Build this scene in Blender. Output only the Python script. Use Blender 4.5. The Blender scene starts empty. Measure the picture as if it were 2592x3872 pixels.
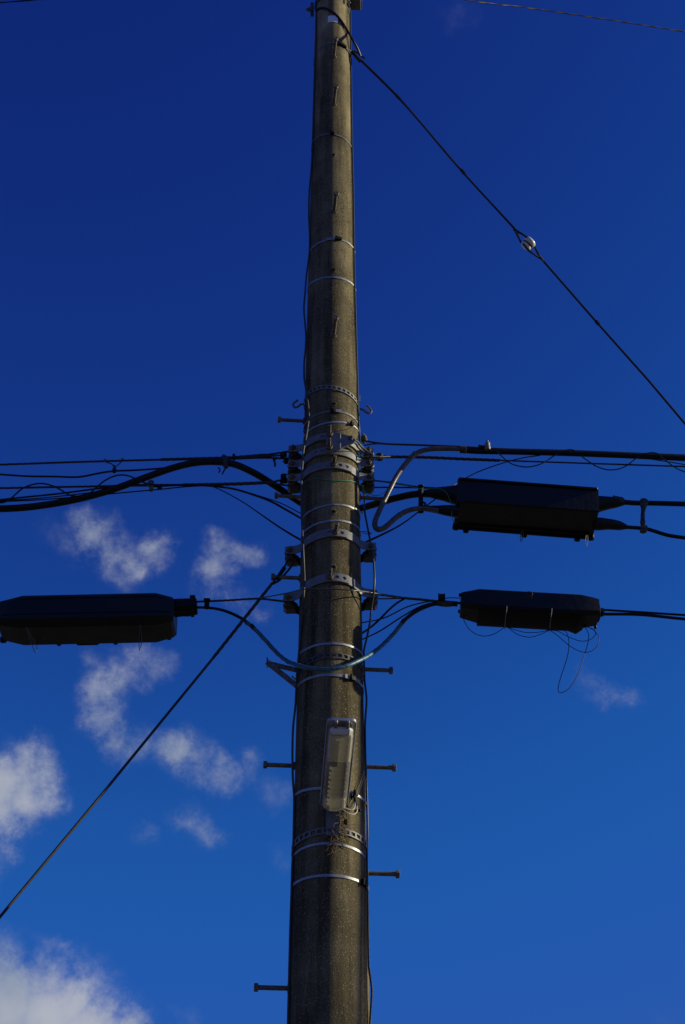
import bpy, math, random
from mathutils import Vector as V, Matrix
import mathutils.noise as mn
random.seed(7)
scene = bpy.context.scene
R = math.radians
# ------------------------------------------------------------------ camera
PITCH, ROLL, FPX = R(37.287), R(-0.156), 5400.0
CAM = V((0, 0, 1.6))
_r, _f, _u = V((1, 0, 0)), V((0, math.cos(PITCH), math.sin(PITCH))), V((0, -math.sin(PITCH), math.cos(PITCH)))
CR = _r * math.cos(ROLL) + _u * math.sin(ROLL)
CU = -_r * math.sin(ROLL) + _u * math.cos(ROLL)
CF = _f
cd = bpy.data.cameras.new('camera'); cam = bpy.data.objects.new('camera', cd)
scene.collection.objects.link(cam); scene.camera = cam
cd.sensor_fit = 'VERTICAL'; cd.sensor_height = 24; cd.sensor_width = 16
cd.lens = FPX / 3872 * 24; cd.clip_start = 0.05; cd.clip_end = 2000
M = Matrix.Identity(4)
for i in range(3):
    M[i][0], M[i][1], M[i][2], M[i][3] = CR[i], CU[i], -CF[i], CAM[i]
cam.matrix_world = M
# ------------------------------------------------------------------ light
SUN_EL, SUN_AZ = R(21), R(1)          # azimuth measured from +X towards +Y
sdir = V((math.cos(SUN_EL) * math.cos(SUN_AZ), math.cos(SUN_EL) * math.sin(SUN_AZ), math.sin(SUN_EL)))
sl = bpy.data.lights.new('sun', 'SUN'); sl.energy = 5.0; sl.angle = R(0.55); sl.color = (1, 0.9, 0.63)
so = bpy.data.objects.new('sun', sl); scene.collection.objects.link(so)
so.rotation_euler = (-sdir).to_track_quat('-Z', 'Y').to_euler()
so.location = (8, -4, 14)
world = bpy.data.worlds.new('World'); scene.world = world; world.use_nodes = True
vs = scene.view_settings
vs.view_transform = 'Standard'; vs.look = 'None'; vs.gamma = 1; vs.exposure = 0; vs.use_curve_mapping = False

def pix_dir(x, y):
    return (CF + CR * ((x - 1296) / FPX) + CU * (-(y - 1936) / FPX)).normalized()

nt = world.node_tree; nt.nodes.clear(); N = nt.nodes.new; L = nt.links.new
def wm(op, a, b=None, c=None, clamp=False):
    n = N('ShaderNodeMath'); n.operation = op; n.use_clamp = clamp
    for i, v in enumerate((a, b, c)):
        if v is None: continue
        if isinstance(v, (int, float)): n.inputs[i].default_value = v
        else: L(v, n.inputs[i])
    return n.outputs[0]
sky = N('ShaderNodeTexSky'); sky.sky_type = 'NISHITA'; sky.sun_disc = False
sky.sun_elevation = SUN_EL; sky.sun_rotation = R(90) - SUN_AZ
sky.air_density = 0.9; sky.dust_density = 0.0; sky.ozone_density = 6.0; sky.altitude = 900
gam = N('ShaderNodeGamma'); gam.inputs[1].default_value = 1.35
L(sky.outputs[0], gam.inputs[0])
grade = N('ShaderNodeMix'); grade.data_type = 'RGBA'; grade.blend_type = 'MULTIPLY'; grade.inputs[0].default_value = 1
sx = N('ShaderNodeSeparateColor'); L(sky.outputs[0], sx.inputs[0]); cx = N('ShaderNodeCombineColor')   # polarised, saturated look of the whole sky
for ch, (pw, k) in enumerate([(1.5, .33), (2.45, .635), (1.42, .90)]):
    val = wm('MULTIPLY', wm('POWER', sx.outputs[ch], pw), k)
    val = wm('SMOOTH_MIN', val, (.62, .98, 4.15)[ch], (.3, .5, 1.5)[ch])
    L(val, cx.inputs[ch])
L(cx.outputs[0], grade.inputs[6]); grade.inputs[7].default_value = (1, 1, 1, 1)
tc = N('ShaderNodeTexCoord')
# warp the direction so cloud edges are ragged
nw = N('ShaderNodeTexNoise'); nw.inputs['Scale'].default_value = 20; nw.inputs['Detail'].default_value = 5; nw.inputs['Roughness'].default_value = .66
L(tc.outputs['Generated'], nw.inputs['Vector'])
sb = N('ShaderNodeVectorMath'); sb.operation = 'SUBTRACT'; L(nw.outputs['Color'], sb.inputs[0]); sb.inputs[1].default_value = (.5, .5, .5)
sc_ = N('ShaderNodeVectorMath'); sc_.operation = 'SCALE'; L(sb.outputs[0], sc_.inputs[0]); sc_.inputs['Scale'].default_value = 0.042
ad = N('ShaderNodeVectorMath'); ad.operation = 'ADD'; L(tc.outputs['Generated'], ad.inputs[0]); L(sc_.outputs[0], ad.inputs[1])
Q = 2592 / 1568
LINES = [  # cloud wisps as chains of (x, y, radius, weight), in 1568-wide photo pixels
 [(195,1205,30,.5),(215,1230,40,.62),(255,1262,40,.62),(300,1300,34,.6),(318,1312,22,.5)],
 [(310,1290,26,.45),(345,1262,34,.55),(372,1240,22,.42),(368,1285,24,.4)],
 [(120,1235,30,.2),(190,1250,34,.34)],
 [(500,1235,24,.45),(515,1262,34,.6),(498,1310,32,.58),(492,1345,24,.42),(530,1375,20,.3),(600,1400,22,.34)],
 [(545,1262,24,.5),(580,1275,20,.42)], [(500,1320,26,.4),(455,1350,22,.25)],
 [(370,1495,24,.25),(325,1515,32,.42),(270,1545,38,.55),(232,1590,42,.68),(235,1640,38,.7),(250,1672,30,.6),(310,1690,30,.46),(370,1705,32,.5),(420,1722,38,.6),(465,1752,36,.56),(515,1778,28,.42)],
 [(215,1505,24,.26),(250,1530,26,.34)], [(420,1760,28,.4),(480,1790,24,.35)],
 [(0,1800,56,1.05),(55,1775,44,.9),(90,1790,40,.8),(120,1830,34,.66),(145,1845,24,.5)], [(0,1850,46,.95),(60,1830,44,.9)], [(5,1895,30,.55),(15,1940,22,.35)],
 [(425,1872,24,.3),(470,1895,28,.38)], [(345,1910,22,.26)], [(572,1745,18,.32),(575,1780,20,.28)], [(620,1800,30,.22),(650,1790,22,.18)], [(645,1945,26,.16)],
 [(0,2245,40,.7),(60,2245,34,.8),(110,2268,38,.9),(150,2298,40,1.0)], [(-10,2315,90,1.2),(90,2320,80,1.12),(180,2345,60,1.05),(250,2350,42,.95),(310,2350,34,.8)],
 [(95,2175,24,.42),(125,2165,22,.45)], [(0,2150,30,.36),(30,2180,26,.34)], [(390,2320,22,.26),(430,2345,26,.26)],
 [(1330,1560,22,.26),(1380,1588,24,.33),(1435,1590,22,.34)], [(1040,25,40,.12)],
 [(-200,1850,120,.9)],[(-400,2300,190,1)],[(-700,1500,150,.7)],[(1900,2150,120,.8)],[(2400,1500,190,.8)],[(900,2950,170,.9)],[(1700,2900,230,.9)],[(-900,2700,220,.9)],[(300,-700,90,.4)]]
BLOBS = []
for ln in LINES:
    BLOBS.append(ln[0])
    for (a, b) in zip(ln[:-1], ln[1:]):
        n_ = max(1, int(math.hypot(b[0] - a[0], b[1] - a[1]) / (.8 * min(a[2], b[2]))))
        for k in range(1, n_ + 1): BLOBS.append(tuple(p + (q - p) * k / n_ for p, q in zip(a, b)))
acc = None
for (bx, by, br, w) in BLOBS:
    d = pix_dir(bx * Q, by * Q)
    vd = N('ShaderNodeVectorMath'); vd.operation = 'DISTANCE'; L(ad.outputs[0], vd.inputs[0]); vd.inputs[1].default_value = d
    mr = N('ShaderNodeMapRange'); mr.interpolation_type = 'SMOOTHSTEP'
    L(vd.outputs['Value'], mr.inputs[0])
    rr = br * Q / FPX * 2.4
    mr.inputs[1].default_value = 0.0; mr.inputs[2].default_value = rr; mr.inputs[3].default_value = w; mr.inputs[4].default_value = 0
    acc = mr.outputs[0] if acc is None else wm('MAXIMUM', acc, mr.outputs[0])
# broad fair-weather cloud elsewhere in the sky, away from the blue gap overhead
for (dx, dy, dz, rr, w) in [(-.8,-.5,.35,.5,.8),(.2,-.9,.4,.45,.8),(.9,.3,.25,.35,.7),(-.9,.4,.2,.3,.8),(.7,-.6,.5,.3,.6)]:
    d = V((dx, dy, dz)).normalized()
    vd = N('ShaderNodeVectorMath'); vd.operation = 'DISTANCE'; L(ad.outputs[0], vd.inputs[0]); vd.inputs[1].default_value = d
    mr = N('ShaderNodeMapRange'); mr.interpolation_type = 'SMOOTHSTEP'; L(vd.outputs['Value'], mr.inputs[0])
    mr.inputs[1].default_value = 0.0; mr.inputs[2].default_value = rr; mr.inputs[3].default_value = w * .6; mr.inputs[4].default_value = 0
    acc = wm('MAXIMUM', acc, mr.outputs[0])
nf = N('ShaderNodeTexNoise'); nf.inputs['Scale'].default_value = 32; nf.inputs['Detail'].default_value = 12; nf.inputs['Roughness'].default_value = 0.69
nf.inputs['Distortion'].default_value = 0.0
L(tc.outputs['Generated'], nf.inputs['Vector'])
dn = wm('MULTIPLY', wm('SUBTRACT', nf.outputs['Fac'], 0.5), 2.4)
dens = wm('ADD', wm('MULTIPLY', acc, 1.15), wm('MULTIPLY', dn, wm('MULTIPLY', wm('MULTIPLY', acc, 1.9, clamp=True), wm('SUBTRACT', 1.25, wm('MULTIPLY', wm('POWER', acc, 2.0), .95)))))
mrd = N('ShaderNodeMapRange'); mrd.interpolation_type = 'SMOOTHSTEP'; L(dens, mrd.inputs[0])
mrd.inputs[1].default_value = 0.03; mrd.inputs[2].default_value = 1.38; mrd.inputs[3].default_value = 0; mrd.inputs[4].default_value = 0.95
nb = N('ShaderNodeTexNoise'); nb.inputs['Scale'].default_value = 14; nb.inputs['Detail'].default_value = 4
L(tc.outputs['Generated'], nb.inputs['Vector'])
cr = N('ShaderNodeValToRGB'); L(nb.outputs['Fac'], cr.inputs[0])
cr.color_ramp.elements[0].position = .35; cr.color_ramp.elements[0].color = (2.9, 3.4, 4.3, 1)
cr.color_ramp.elements[1].position = .65; cr.color_ramp.elements[1].color = (4.5, 4.7, 5.3, 1)
mixc = N('ShaderNodeMix'); mixc.data_type = 'RGBA'
L(mrd.outputs[0], mixc.inputs[0]); L(grade.outputs[2], mixc.inputs[6]); L(cr.outputs[0], mixc.inputs[7])
bg = N('ShaderNodeBackground'); bg.inputs['Strength'].default_value = 0.1
L(mixc.outputs[2], bg.inputs['Color'])
wo = N('ShaderNodeOutputWorld'); L(bg.outputs[0], wo.inputs[0])

# ------------------------------------------------------------------ materials
def mat(name, col, rough=.6, metal=0, noise=0, nscale=30, bump=0, bscale=80, spec=.5, col2=None, trans=0, alpha=1, stretch=None):
    m = bpy.data.materials.new(name); m.use_nodes = True
    t = m.node_tree; b = t.nodes['Principled BSDF']
    b.inputs['Base Color'].default_value = (*col, 1); b.inputs['Roughness'].default_value = rough
    b.inputs['Metallic'].default_value = metal; b.inputs['Specular IOR Level'].default_value = spec
    if trans: b.inputs['Transmission Weight'].default_value = trans
    if alpha < 1: b.inputs['Alpha'].default_value = alpha
    g = t.nodes.new('ShaderNodeNewGeometry'); src = g.outputs['Position']
    if stretch:
        mp = t.nodes.new('ShaderNodeMapping'); mp.inputs['Scale'].default_value = stretch
        t.links.new(src, mp.inputs[0]); src = mp.outputs[0]
    if noise or col2:
        n = t.nodes.new('ShaderNodeTexNoise'); n.inputs['Scale'].default_value = nscale; n.inputs['Detail'].default_value = 6
        n.inputs['Roughness'].default_value = .65
        t.links.new(src, n.inputs['Vector'])
        r = t.nodes.new('ShaderNodeValToRGB'); t.links.new(n.outputs['Fac'], r.inputs[0])
        c2 = col2 or tuple(c * (1 - noise) for c in col)
        r.color_ramp.elements[0].position = .36; r.color_ramp.elements[0].color = (*c2, 1)
        r.color_ramp.elements[1].position = .64; r.color_ramp.elements[1].color = (*col, 1)
        t.links.new(r.outputs[0], b.inputs['Base Color'])
        rr = t.nodes.new('ShaderNodeMapRange'); t.links.new(n.outputs['Fac'], rr.inputs[0])
        rr.inputs[3].default_value = min(1, rough + .15); rr.inputs[4].default_value = max(.05, rough - .12)
        t.links.new(rr.outputs[0], b.inputs['Roughness'])
    if bump:
        n2 = t.nodes.new('ShaderNodeTexNoise'); n2.inputs['Scale'].default_value = bscale; n2.inputs['Detail'].default_value = 4
        t.links.new(src, n2.inputs['Vector'])
        bp = t.nodes.new('ShaderNodeBump'); bp.inputs['Strength'].default_value = bump; bp.inputs['Distance'].default_value = .003
        t.links.new(n2.outputs['Fac'], bp.inputs['Height']); t.links.new(bp.outputs[0], b.inputs['Normal'])
    return m

def concrete_mat():
    m = bpy.data.materials.new('weathered_concrete'); m.use_nodes = True
    t = m.node_tree; b = t.nodes['Principled BSDF']; n = t.nodes.new; l = t.links.new
    g = n('ShaderNodeNewGeometry'); pos = g.outputs['Position']
    def noise(s, d=6, r=.6, sc=None):
        q = n('ShaderNodeTexNoise'); q.inputs['Scale'].default_value = s; q.inputs['Detail'].default_value = d; q.inputs['Roughness'].default_value = r
        if sc:
            mp = n('ShaderNodeMapping'); mp.inputs['Scale'].default_value = sc; l(pos, mp.inputs[0]); l(mp.outputs[0], q.inputs['Vector'])
        else: l(pos, q.inputs['Vector'])
        return q.outputs['Fac']
    def ramp(x, a, b_, c0, c1):
        r = n('ShaderNodeValToRGB'); l(x, r.inputs[0]); e = r.color_ramp.elements
        e[0].position = a; e[0].color = (*c0, 1); e[1].position = b_; e[1].color = (*c1, 1); return r.outputs[0]
    def mix(k, a, b_, typ='MIX'):
        q = n('ShaderNodeMix'); q.data_type = 'RGBA'; q.blend_type = typ
        (l(k, q.inputs[0]) if not isinstance(k, float) else setattr(q.inputs[0], 'default_value', k))
        l(a, q.inputs[6]); l(b_, q.inputs[7]); return q.outputs[2]
    base = ramp(noise(7), .3, .7, (.140, .118, .064), (.27, .23, .134))
    streak = ramp(noise(9, 5, .6, (1.6, 1.6, .13)), .36, .62, (.42, .41, .4), (1, 1, 1))
    c = mix(1.0, base, streak, 'MULTIPLY')
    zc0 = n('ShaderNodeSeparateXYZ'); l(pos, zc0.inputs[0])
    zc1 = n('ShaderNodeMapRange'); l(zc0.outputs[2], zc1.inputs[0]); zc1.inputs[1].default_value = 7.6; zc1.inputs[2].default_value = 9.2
    top_tone = n('ShaderNodeRGB'); top_tone.outputs[0].default_value = (1.75, 1.75, 1.8, 1)  # multiplier that makes the concrete lighter towards the top of the shaft
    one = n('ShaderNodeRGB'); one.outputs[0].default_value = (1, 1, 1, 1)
    c = mix(1.0, c, mix(zc1.outputs[0], one.outputs[0], top_tone.outputs[0]), 'MULTIPLY')
    st2 = ramp(noise(16, 4, .6, (1.0, 1.0, .05)), .52, .66, (1, 1, 1), (.50, .45, .38)); c = mix(1.0, c, st2, 'MULTIPLY')
    blot = ramp(noise(2.2, 4, .55), .4, .68, (.62, .62, .60), (1.05, 1.03, 1.0)); c = mix(1.0, c, blot, 'MULTIPLY')
    grain = ramp(noise(230, 3, .7), .34, .66, (.6, .6, .58), (1.4, 1.38, 1.34)); c = mix(1.0, c, grain, 'MULTIPLY')
    vo = n('ShaderNodeTexVoronoi'); vo.inputs['Scale'].default_value = 170; l(pos, vo.inputs['Vector'])
    rnd = n('ShaderNodeSeparateColor'); l(vo.outputs['Color'], rnd.inputs[0])
    sel = n('ShaderNodeMath'); sel.operation = 'GREATER_THAN'; l(rnd.outputs[0], sel.inputs[0]); sel.inputs[1].default_value = .80
    near = n('ShaderNodeMath'); near.operation = 'LESS_THAN'; l(vo.outputs['Distance'], near.inputs[0]); near.inputs[1].default_value = .3
    sp = n('ShaderNodeMath'); sp.operation = 'MULTIPLY'; l(sel.outputs[0], sp.inputs[0]); l(near.outputs[0], sp.inputs[1])
    w = n('ShaderNodeRGB'); w.outputs[0].default_value = (.34, .315, .25, 1)
    c = mix(sp.outputs[0], c, w.outputs[0])
    # pits in one stretch of the shaft
    v2 = n('ShaderNodeTexVoronoi'); v2.inputs['Scale'].default_value = 44; l(pos, v2.inputs['Vector'])
    r2 = n('ShaderNodeSeparateColor'); l(v2.outputs['Color'], r2.inputs[0])
    s2 = n('ShaderNodeMath'); s2.operation = 'GREATER_THAN'; l(r2.outputs[1], s2.inputs[0]); s2.inputs[1].default_value = .45
    n2 = n('ShaderNodeMath'); n2.operation = 'LESS_THAN'; l(v2.outputs['Distance'], n2.inputs[0]); n2.inputs[1].default_value = .2
    zz = n('ShaderNodeSeparateXYZ'); l(pos, zz.inputs[0])
    zr = n('ShaderNodeMapRange'); l(zz.outputs[2], zr.inputs[0]); zr.inputs[1].default_value = 6.5; zr.inputs[2].default_value = 6.9
    za = n('ShaderNodeMapRange'); l(zz.outputs[2], za.inputs[0]); za.inputs[1].default_value = 8.1; za.inputs[2].default_value = 7.9
    p1 = n('ShaderNodeMath'); p1.operation = 'MULTIPLY'; l(s2.outputs[0], p1.inputs[0]); l(n2.outputs[0], p1.inputs[1])
    p2 = n('ShaderNodeMath'); p2.operation = 'MULTIPLY'; l(p1.outputs[0], p2.inputs[0]); l(zr.outputs[0], p2.inputs[1])
    p3 = n('ShaderNodeMath'); p3.operation = 'MULTIPLY'; l(p2.outputs[0], p3.inputs[0]); l(za.outputs[0], p3.inputs[1])
    dk = n('ShaderNodeRGB'); dk.outputs[0].default_value = (.05, .04, .028, 1)
    c = mix(p3.outputs[0], c, dk.outputs[0])
    l(c, b.inputs['Base Color']); b.inputs['Roughness'].default_value = .93; b.inputs['Specular IOR Level'].default_value = .2
    h1 = n('ShaderNodeMath'); h1.operation = 'MULTIPLY_ADD'; l(p3.outputs[0], h1.inputs[0]); h1.inputs[1].default_value = -1.2
    l(noise(170, 5, .75), h1.inputs[2])
    bp = n('ShaderNodeBump'); bp.inputs['Strength'].default_value = .75; bp.inputs['Distance'].default_value = .004
    l(h1.outputs[0], bp.inputs['Height']); l(bp.outputs[0], b.inputs['Normal'])
    return m
CONC = concrete_mat()
GALV = mat('galvanised_steel', (.20, .205, .21), .55, .15, .35, 40, .25, 200)
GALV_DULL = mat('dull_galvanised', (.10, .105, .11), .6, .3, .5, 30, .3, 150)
STRAP = mat('steel_strapping', (.36, .37, .375), .45, .55, .25, 25, .15, 120)
RUST = mat('aged_bolt_steel', (.185, .17, .135), .62, .3, .5, 60, .4, 200, col2=(.075, .058, .04))
BLACK = mat('black_plastic', (.0062, .0066, .0075), .42, 0, .45, 9, .4, 45, spec=.3)
BLACKB = mat('black_plastic_dull', (.005, .005, .005), .6, 0, .3, 20, .3, 60, spec=.2)
RUB = mat('black_cable_jacket', (.006, .006, .007), .5, 0, .4, 40, .2, 120, spec=.3)
STRAND = mat('weathered_strand_wire', (.045, .04, .032), .6, .3, .5, 80)
SHEATH = mat('grey_protective_sheath', (.10, .097, .09), .36, 0, .6, 30, .3, 80, col2=(.04, .04, .038))
BLUE = mat('blue_spiral_sheath', (.035, .13, .20), .42, 0, .25, 18, .1, 60)
BLUES = mat('blue_sheath_seam', (.01, .05, .07), .6)
GREEN = mat('green_wire_jacket', (.012, .22, .11), .45)
TEAL = mat('dark_teal_jacket', (.010, .035, .042), .42)
GREYJ = mat('grey_ground_wire_jacket', (.055, .055, .055), .5, 0, .4, 25)
WHITEJ = mat('cream_wire_jacket', (.55, .52, .42), .5)
PORC = mat('white_porcelain', (.68, .70, .68), .22, 0, .12, 30)
PORCB = mat('dark_insulator', (.035, .035, .037), .4, 0, .3, 30)
PEARL = mat('cream_bolt_head', (.42, .38, .27), .4, 0, .2, 40)
TAG = mat('white_tag', (.84, .86, .90), .5, 0, .08, 40)
FRAME = mat('lamp_frame_aluminium', (.46, .46, .46), .4, .5, .3, 30)
LENS = mat('aged_lamp_diffuser', (.60, .58, .50), .3, 0, .35, 16, .15, 90)
def lens_mat():
    m = LENS; t = m.node_tree; b = t.nodes['Principled BSDF']; out = [q for q in t.nodes if q.type == 'OUTPUT_MATERIAL'][0]
    b.inputs['Alpha'].default_value = 1
    tr = t.nodes.new('ShaderNodeBsdfTranslucent'); tr.inputs[0].default_value = (.86, .84, .74, 1)
    tp = t.nodes.new('ShaderNodeBsdfTransparent'); tp.inputs[0].default_value = (.95, .93, .86, 1)
    m1 = t.nodes.new('ShaderNodeMixShader'); m1.inputs[0].default_value = .30; t.links.new(b.outputs[0], m1.inputs[1]); t.links.new(tr.outputs[0], m1.inputs[2])
    m2 = t.nodes.new('ShaderNodeMixShader'); m2.inputs[0].default_value = .60; t.links.new(m1.outputs[0], m2.inputs[1]); t.links.new(tp.outputs[0], m2.inputs[2])
    t.links.new(m2.outputs[0], out.inputs[0])
lens_mat()
TRAY = mat('lamp_gear_tray', (.82, .80, .70), .6, 0, .2, 30)
TUBE = mat('lamp_reflector_dark', (.075, .075, .07), .5, 0, .3, 30)
STRAW = mat('dry_straw', (.22, .175, .10), .9, 0, .5, 90)
TAPE = mat('binding_tape', (.045, .045, .04), .6, 0, .6, 60, .5, 150)
LABELP = mat('embossed_mark', (.035, .037, .04), .5)
ASPH = mat('dry_gravel_ground', (.095, .085, .072), .95, 0, .3, 3, .4, 60)

# ------------------------------------------------------------------ helpers
col = scene.collection
class MB:
    def __init__(s): s.v = []; s.f = []
    def add(s, vs_, fs):
        o = len(s.v); s.v += [V(p) for p in vs_]; s.f += [tuple(i + o for i in q) for q in fs]; return s
    def build(s, name, m, parent=None, smooth=True, origin=None, angle=35):
        if parent is not None: org = V(parent['_org']) if '_org' in parent else V((0, 0, 0))
        else: org = V(origin) if origin is not None else V(s.v[0])
        me = bpy.data.meshes.new(name); me.from_pydata([p - org for p in s.v], [], s.f); me.materials.append(m)
        me.update()
        o = bpy.data.objects.new(name, me); col.objects.link(o)
        if smooth:
            me.polygons.foreach_set('use_smooth', [True] * len(me.polygons))
            try: me.set_sharp_from_angle(angle=R(angle))
            except Exception: pass
        if parent is None: o.location = org
        else: o.parent = parent
        o['_org'] = tuple(org)
        return o
def tag(o, label, cat, group=None, kind=None):
    if label: o['label'] = label
    if cat: o['category'] = cat
    if group: o['group'] = group
    if kind: o['kind'] = kind
    return o
def empty(name, loc, label, cat, group=None):
    o = bpy.data.objects.new(name, None); col.objects.link(o); o.location = loc; o.empty_display_size = .05
    o['_org'] = tuple(loc); return tag(o, label, cat, group)

def P(x, y, Y):
    d = pix_dir(x, y); t = Y / d.y; return CAM + d * t
YP = 5.142; XP = -0.0529
def rad(z): return (0.31153 - (z - 1.6) / 80.03) / 2
def S(x, y, off=0.0):
    """point on the pole's surface (plus off) seen at photo pixel x,y; clamps to the silhouette"""
    d = pix_dir(x, y); r = .15
    for _ in range(6):
        a = d.x ** 2 + d.y ** 2; b = 2 * (d.x * (CAM.x - XP) + d.y * (CAM.y - YP)); c = (CAM.x - XP) ** 2 + (CAM.y - YP) ** 2 - r * r
        D = b * b - 4 * a * c
        t = (-b - math.sqrt(D)) / (2 * a) if D > 0 else -b / (2 * a)
        p = CAM + d * t; r = rad(p.z) + off
    h = V((p.x - XP, p.y - YP, 0)); h.normalize()
    return V((XP + h.x * r, YP + h.y * r, p.z))
def pole_pt(phi, z, off=0.0):          # phi: 0 faces the camera, + to the right
    r = rad(z) + off
    return V((XP + r * math.sin(phi), YP - r * math.cos(phi), z))
def frame(t):
    t = t.normalized(); a = V((0, 0, 1)) if abs(t.z) < .9 else V((1, 0, 0))
    u = t.cross(a).normalized(); return u, t.cross(u).normalized()
def catmull(pts, step=.03):
    if len(pts) < 3: return list(pts)
    P_ = [pts[0] * 2 - pts[1]] + list(pts) + [pts[-1] * 2 - pts[-2]]; out = []
    for i in range(1, len(P_) - 2):
        p0, p1, p2, p3 = P_[i - 1:i + 3]
        n = max(2, min(60, int((p2 - p1).length / step)))
        a = max((p1 - p0).length ** .5, 1e-4); b = max((p2 - p1).length ** .5, 1e-4); c = max((p3 - p2).length ** .5, 1e-4)
        m1 = (p2 - p1) + ((p1 - p0) / a - (p2 - p0) / (a + b)) * b
        m2 = (p2 - p1) + ((p3 - p2) / c - (p3 - p1) / (b + c)) * b
        for k in range(n):
            t = k / n; t2 = t * t; t3 = t2 * t
            out.append(p1 * (2 * t3 - 3 * t2 + 1) + m1 * (t3 - 2 * t2 + t) + p2 * (-2 * t3 + 3 * t2) + m2 * (t3 - t2))
    out.append(V(pts[-1])); return out
def tube(mb, pts, r, n=8, smooth=True, step=.03, lobes=0, twist=0, amp=.12, radii=None, cap=True):
    c = catmull(pts, step) if smooth else [V(p) for p in pts]
    m = len(c)
    if radii:
        seg = []; tot = [0]
        for i in range(1, m): tot.append(tot[-1] + (c[i] - c[i - 1]).length)
        T = tot[-1] or 1
        def rr(i):
            f = tot[i] / T * (len(radii) - 1); k = min(int(f), len(radii) - 2); return radii[k] + (radii[k + 1] - radii[k]) * (f - k)
    else: rr = lambda i: r
    vs_ = []; u = None; s = 0
    for i in range(m):
        t = (c[min(i + 1, m - 1)] - c[max(i - 1, 0)])
        if t.length < 1e-7: t = V((1, 0, 0))
        t.normalize()
        if u is None: u, w = frame(t)
        else:
            u = (u - t * u.dot(t)); u = u.normalized() if u.length > 1e-6 else frame(t)[0]; w = t.cross(u)
        if i: s += (c[i] - c[i - 1]).length
        for k in range(n):
            a = 2 * math.pi * k / n
            q = rr(i) * (1 + (amp * math.cos(lobes * (a - twist * s)) if lobes else 0))
            vs_.append(c[i] + u * (math.cos(a) * q) + w * (math.sin(a) * q))
    fs = [(i * n + k, i * n + (k + 1) % n, (i + 1) * n + (k + 1) % n, (i + 1) * n + k) for i in range(m - 1) for k in range(n)]
    if cap: fs += [tuple(range(n - 1, -1, -1)), tuple((m - 1) * n + k for k in range(n))]
    return mb.add(vs_, fs)
def cyl(mb, a, b, r, n=12, r2=None, bev=0):
    r2 = r if r2 is None else r2; a = V(a); b = V(b); d = (b - a).normalized(); u, w = frame(d); L_ = (b - a).length
    rings = [(0, r), (1, r2)] if not bev else [(0, r - bev), (bev / L_, r), (1 - bev / L_, r2), (1, r2 - bev)]
    vs_ = [a + (b - a) * t + (u * math.cos(2 * math.pi * k / n) + w * math.sin(2 * math.pi * k / n)) * q for t, q in rings for k in range(n)]
    m = len(rings)
    fs = [(i * n + k, i * n + (k + 1) % n, (i + 1) * n + (k + 1) % n, (i + 1) * n + k) for i in range(m - 1) for k in range(n)]
    fs += [tuple(range(n - 1, -1, -1)), tuple((m - 1) * n + k for k in range(n))]
    return mb.add(vs_, fs)
def box(mb, c, ax, ay, az, bev=.12):
    """bevelled box: centre c, half-axes ax ay az (vectors)"""
    c, ax, ay, az = V(c), V(ax), V(ay), V(az)
    L_ = min(ax.length, ay.length, az.length) * bev * 2
    fx, fy, fz = 1 - L_ / ax.length, 1 - L_ / ay.length, 1 - L_ / az.length
    if bev <= 0:
        vs_ = [c + ax * i + ay * j + az * k for i in (-1, 1) for j in (-1, 1) for k in (-1, 1)]
        return mb.add(vs_, [(0, 1, 3, 2), (4, 6, 7, 5), (0, 4, 5, 1), (2, 3, 7, 6), (0, 2, 6, 4), (1, 5, 7, 3)])
    vs_ = []; idx = {}
    for i in (-1, 1):
        for j in (-1, 1):
            for k in (-1, 1):
                idx[(i, j, k, 0)] = len(vs_); vs_.append(c + ax * i + ay * j * fy + az * k * fz)
                idx[(i, j, k, 1)] = len(vs_); vs_.append(c + ax * i * fx + ay * j + az * k * fz)
                idx[(i, j, k, 2)] = len(vs_); vs_.append(c + ax * i * fx + ay * j * fy + az * k)
    I = idx; fs = []
    o4 = [(-1, -1), (1, -1), (1, 1), (-1, 1)]
    for s in (-1, 1):
        fs.append([I[(s, a, b, 0)] for a, b in o4]); fs.append([I[(a, s, b, 1)] for a, b in o4]); fs.append([I[(a, b, s, 2)] for a, b in o4])
    for a in (-1, 1):
        for b in (-1, 1):
            fs.append([I[(a, b, -1, 0)], I[(a, b, 1, 0)], I[(a, b, 1, 1)], I[(a, b, -1, 1)]])
            fs.append([I[(a, -1, b, 0)], I[(a, 1, b, 0)], I[(a, 1, b, 2)], I[(a, -1, b, 2)]])
            fs.append([I[(-1, a, b, 1)], I[(1, a, b, 1)], I[(1, a, b, 2)], I[(-1, a, b, 2)]])
            for k in (-1, 1): fs.append([I[(a, b, k, 0)], I[(a, b, k, 1)], I[(a, b, k, 2)]])
    import bmesh
    bm = bmesh.new(); bv = [bm.verts.new(p) for p in vs_]
    for q in fs:
        try: bm.faces.new([bv[i] for i in q])
        except ValueError: pass
    bmesh.ops.recalc_face_normals(bm, faces=bm.faces[:]); bm.verts.index_update()
    mb.add([v.co.copy() for v in bm.verts], [tuple(v.index for v in f.verts) for f in bm.faces]); bm.free(); return mb
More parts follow.
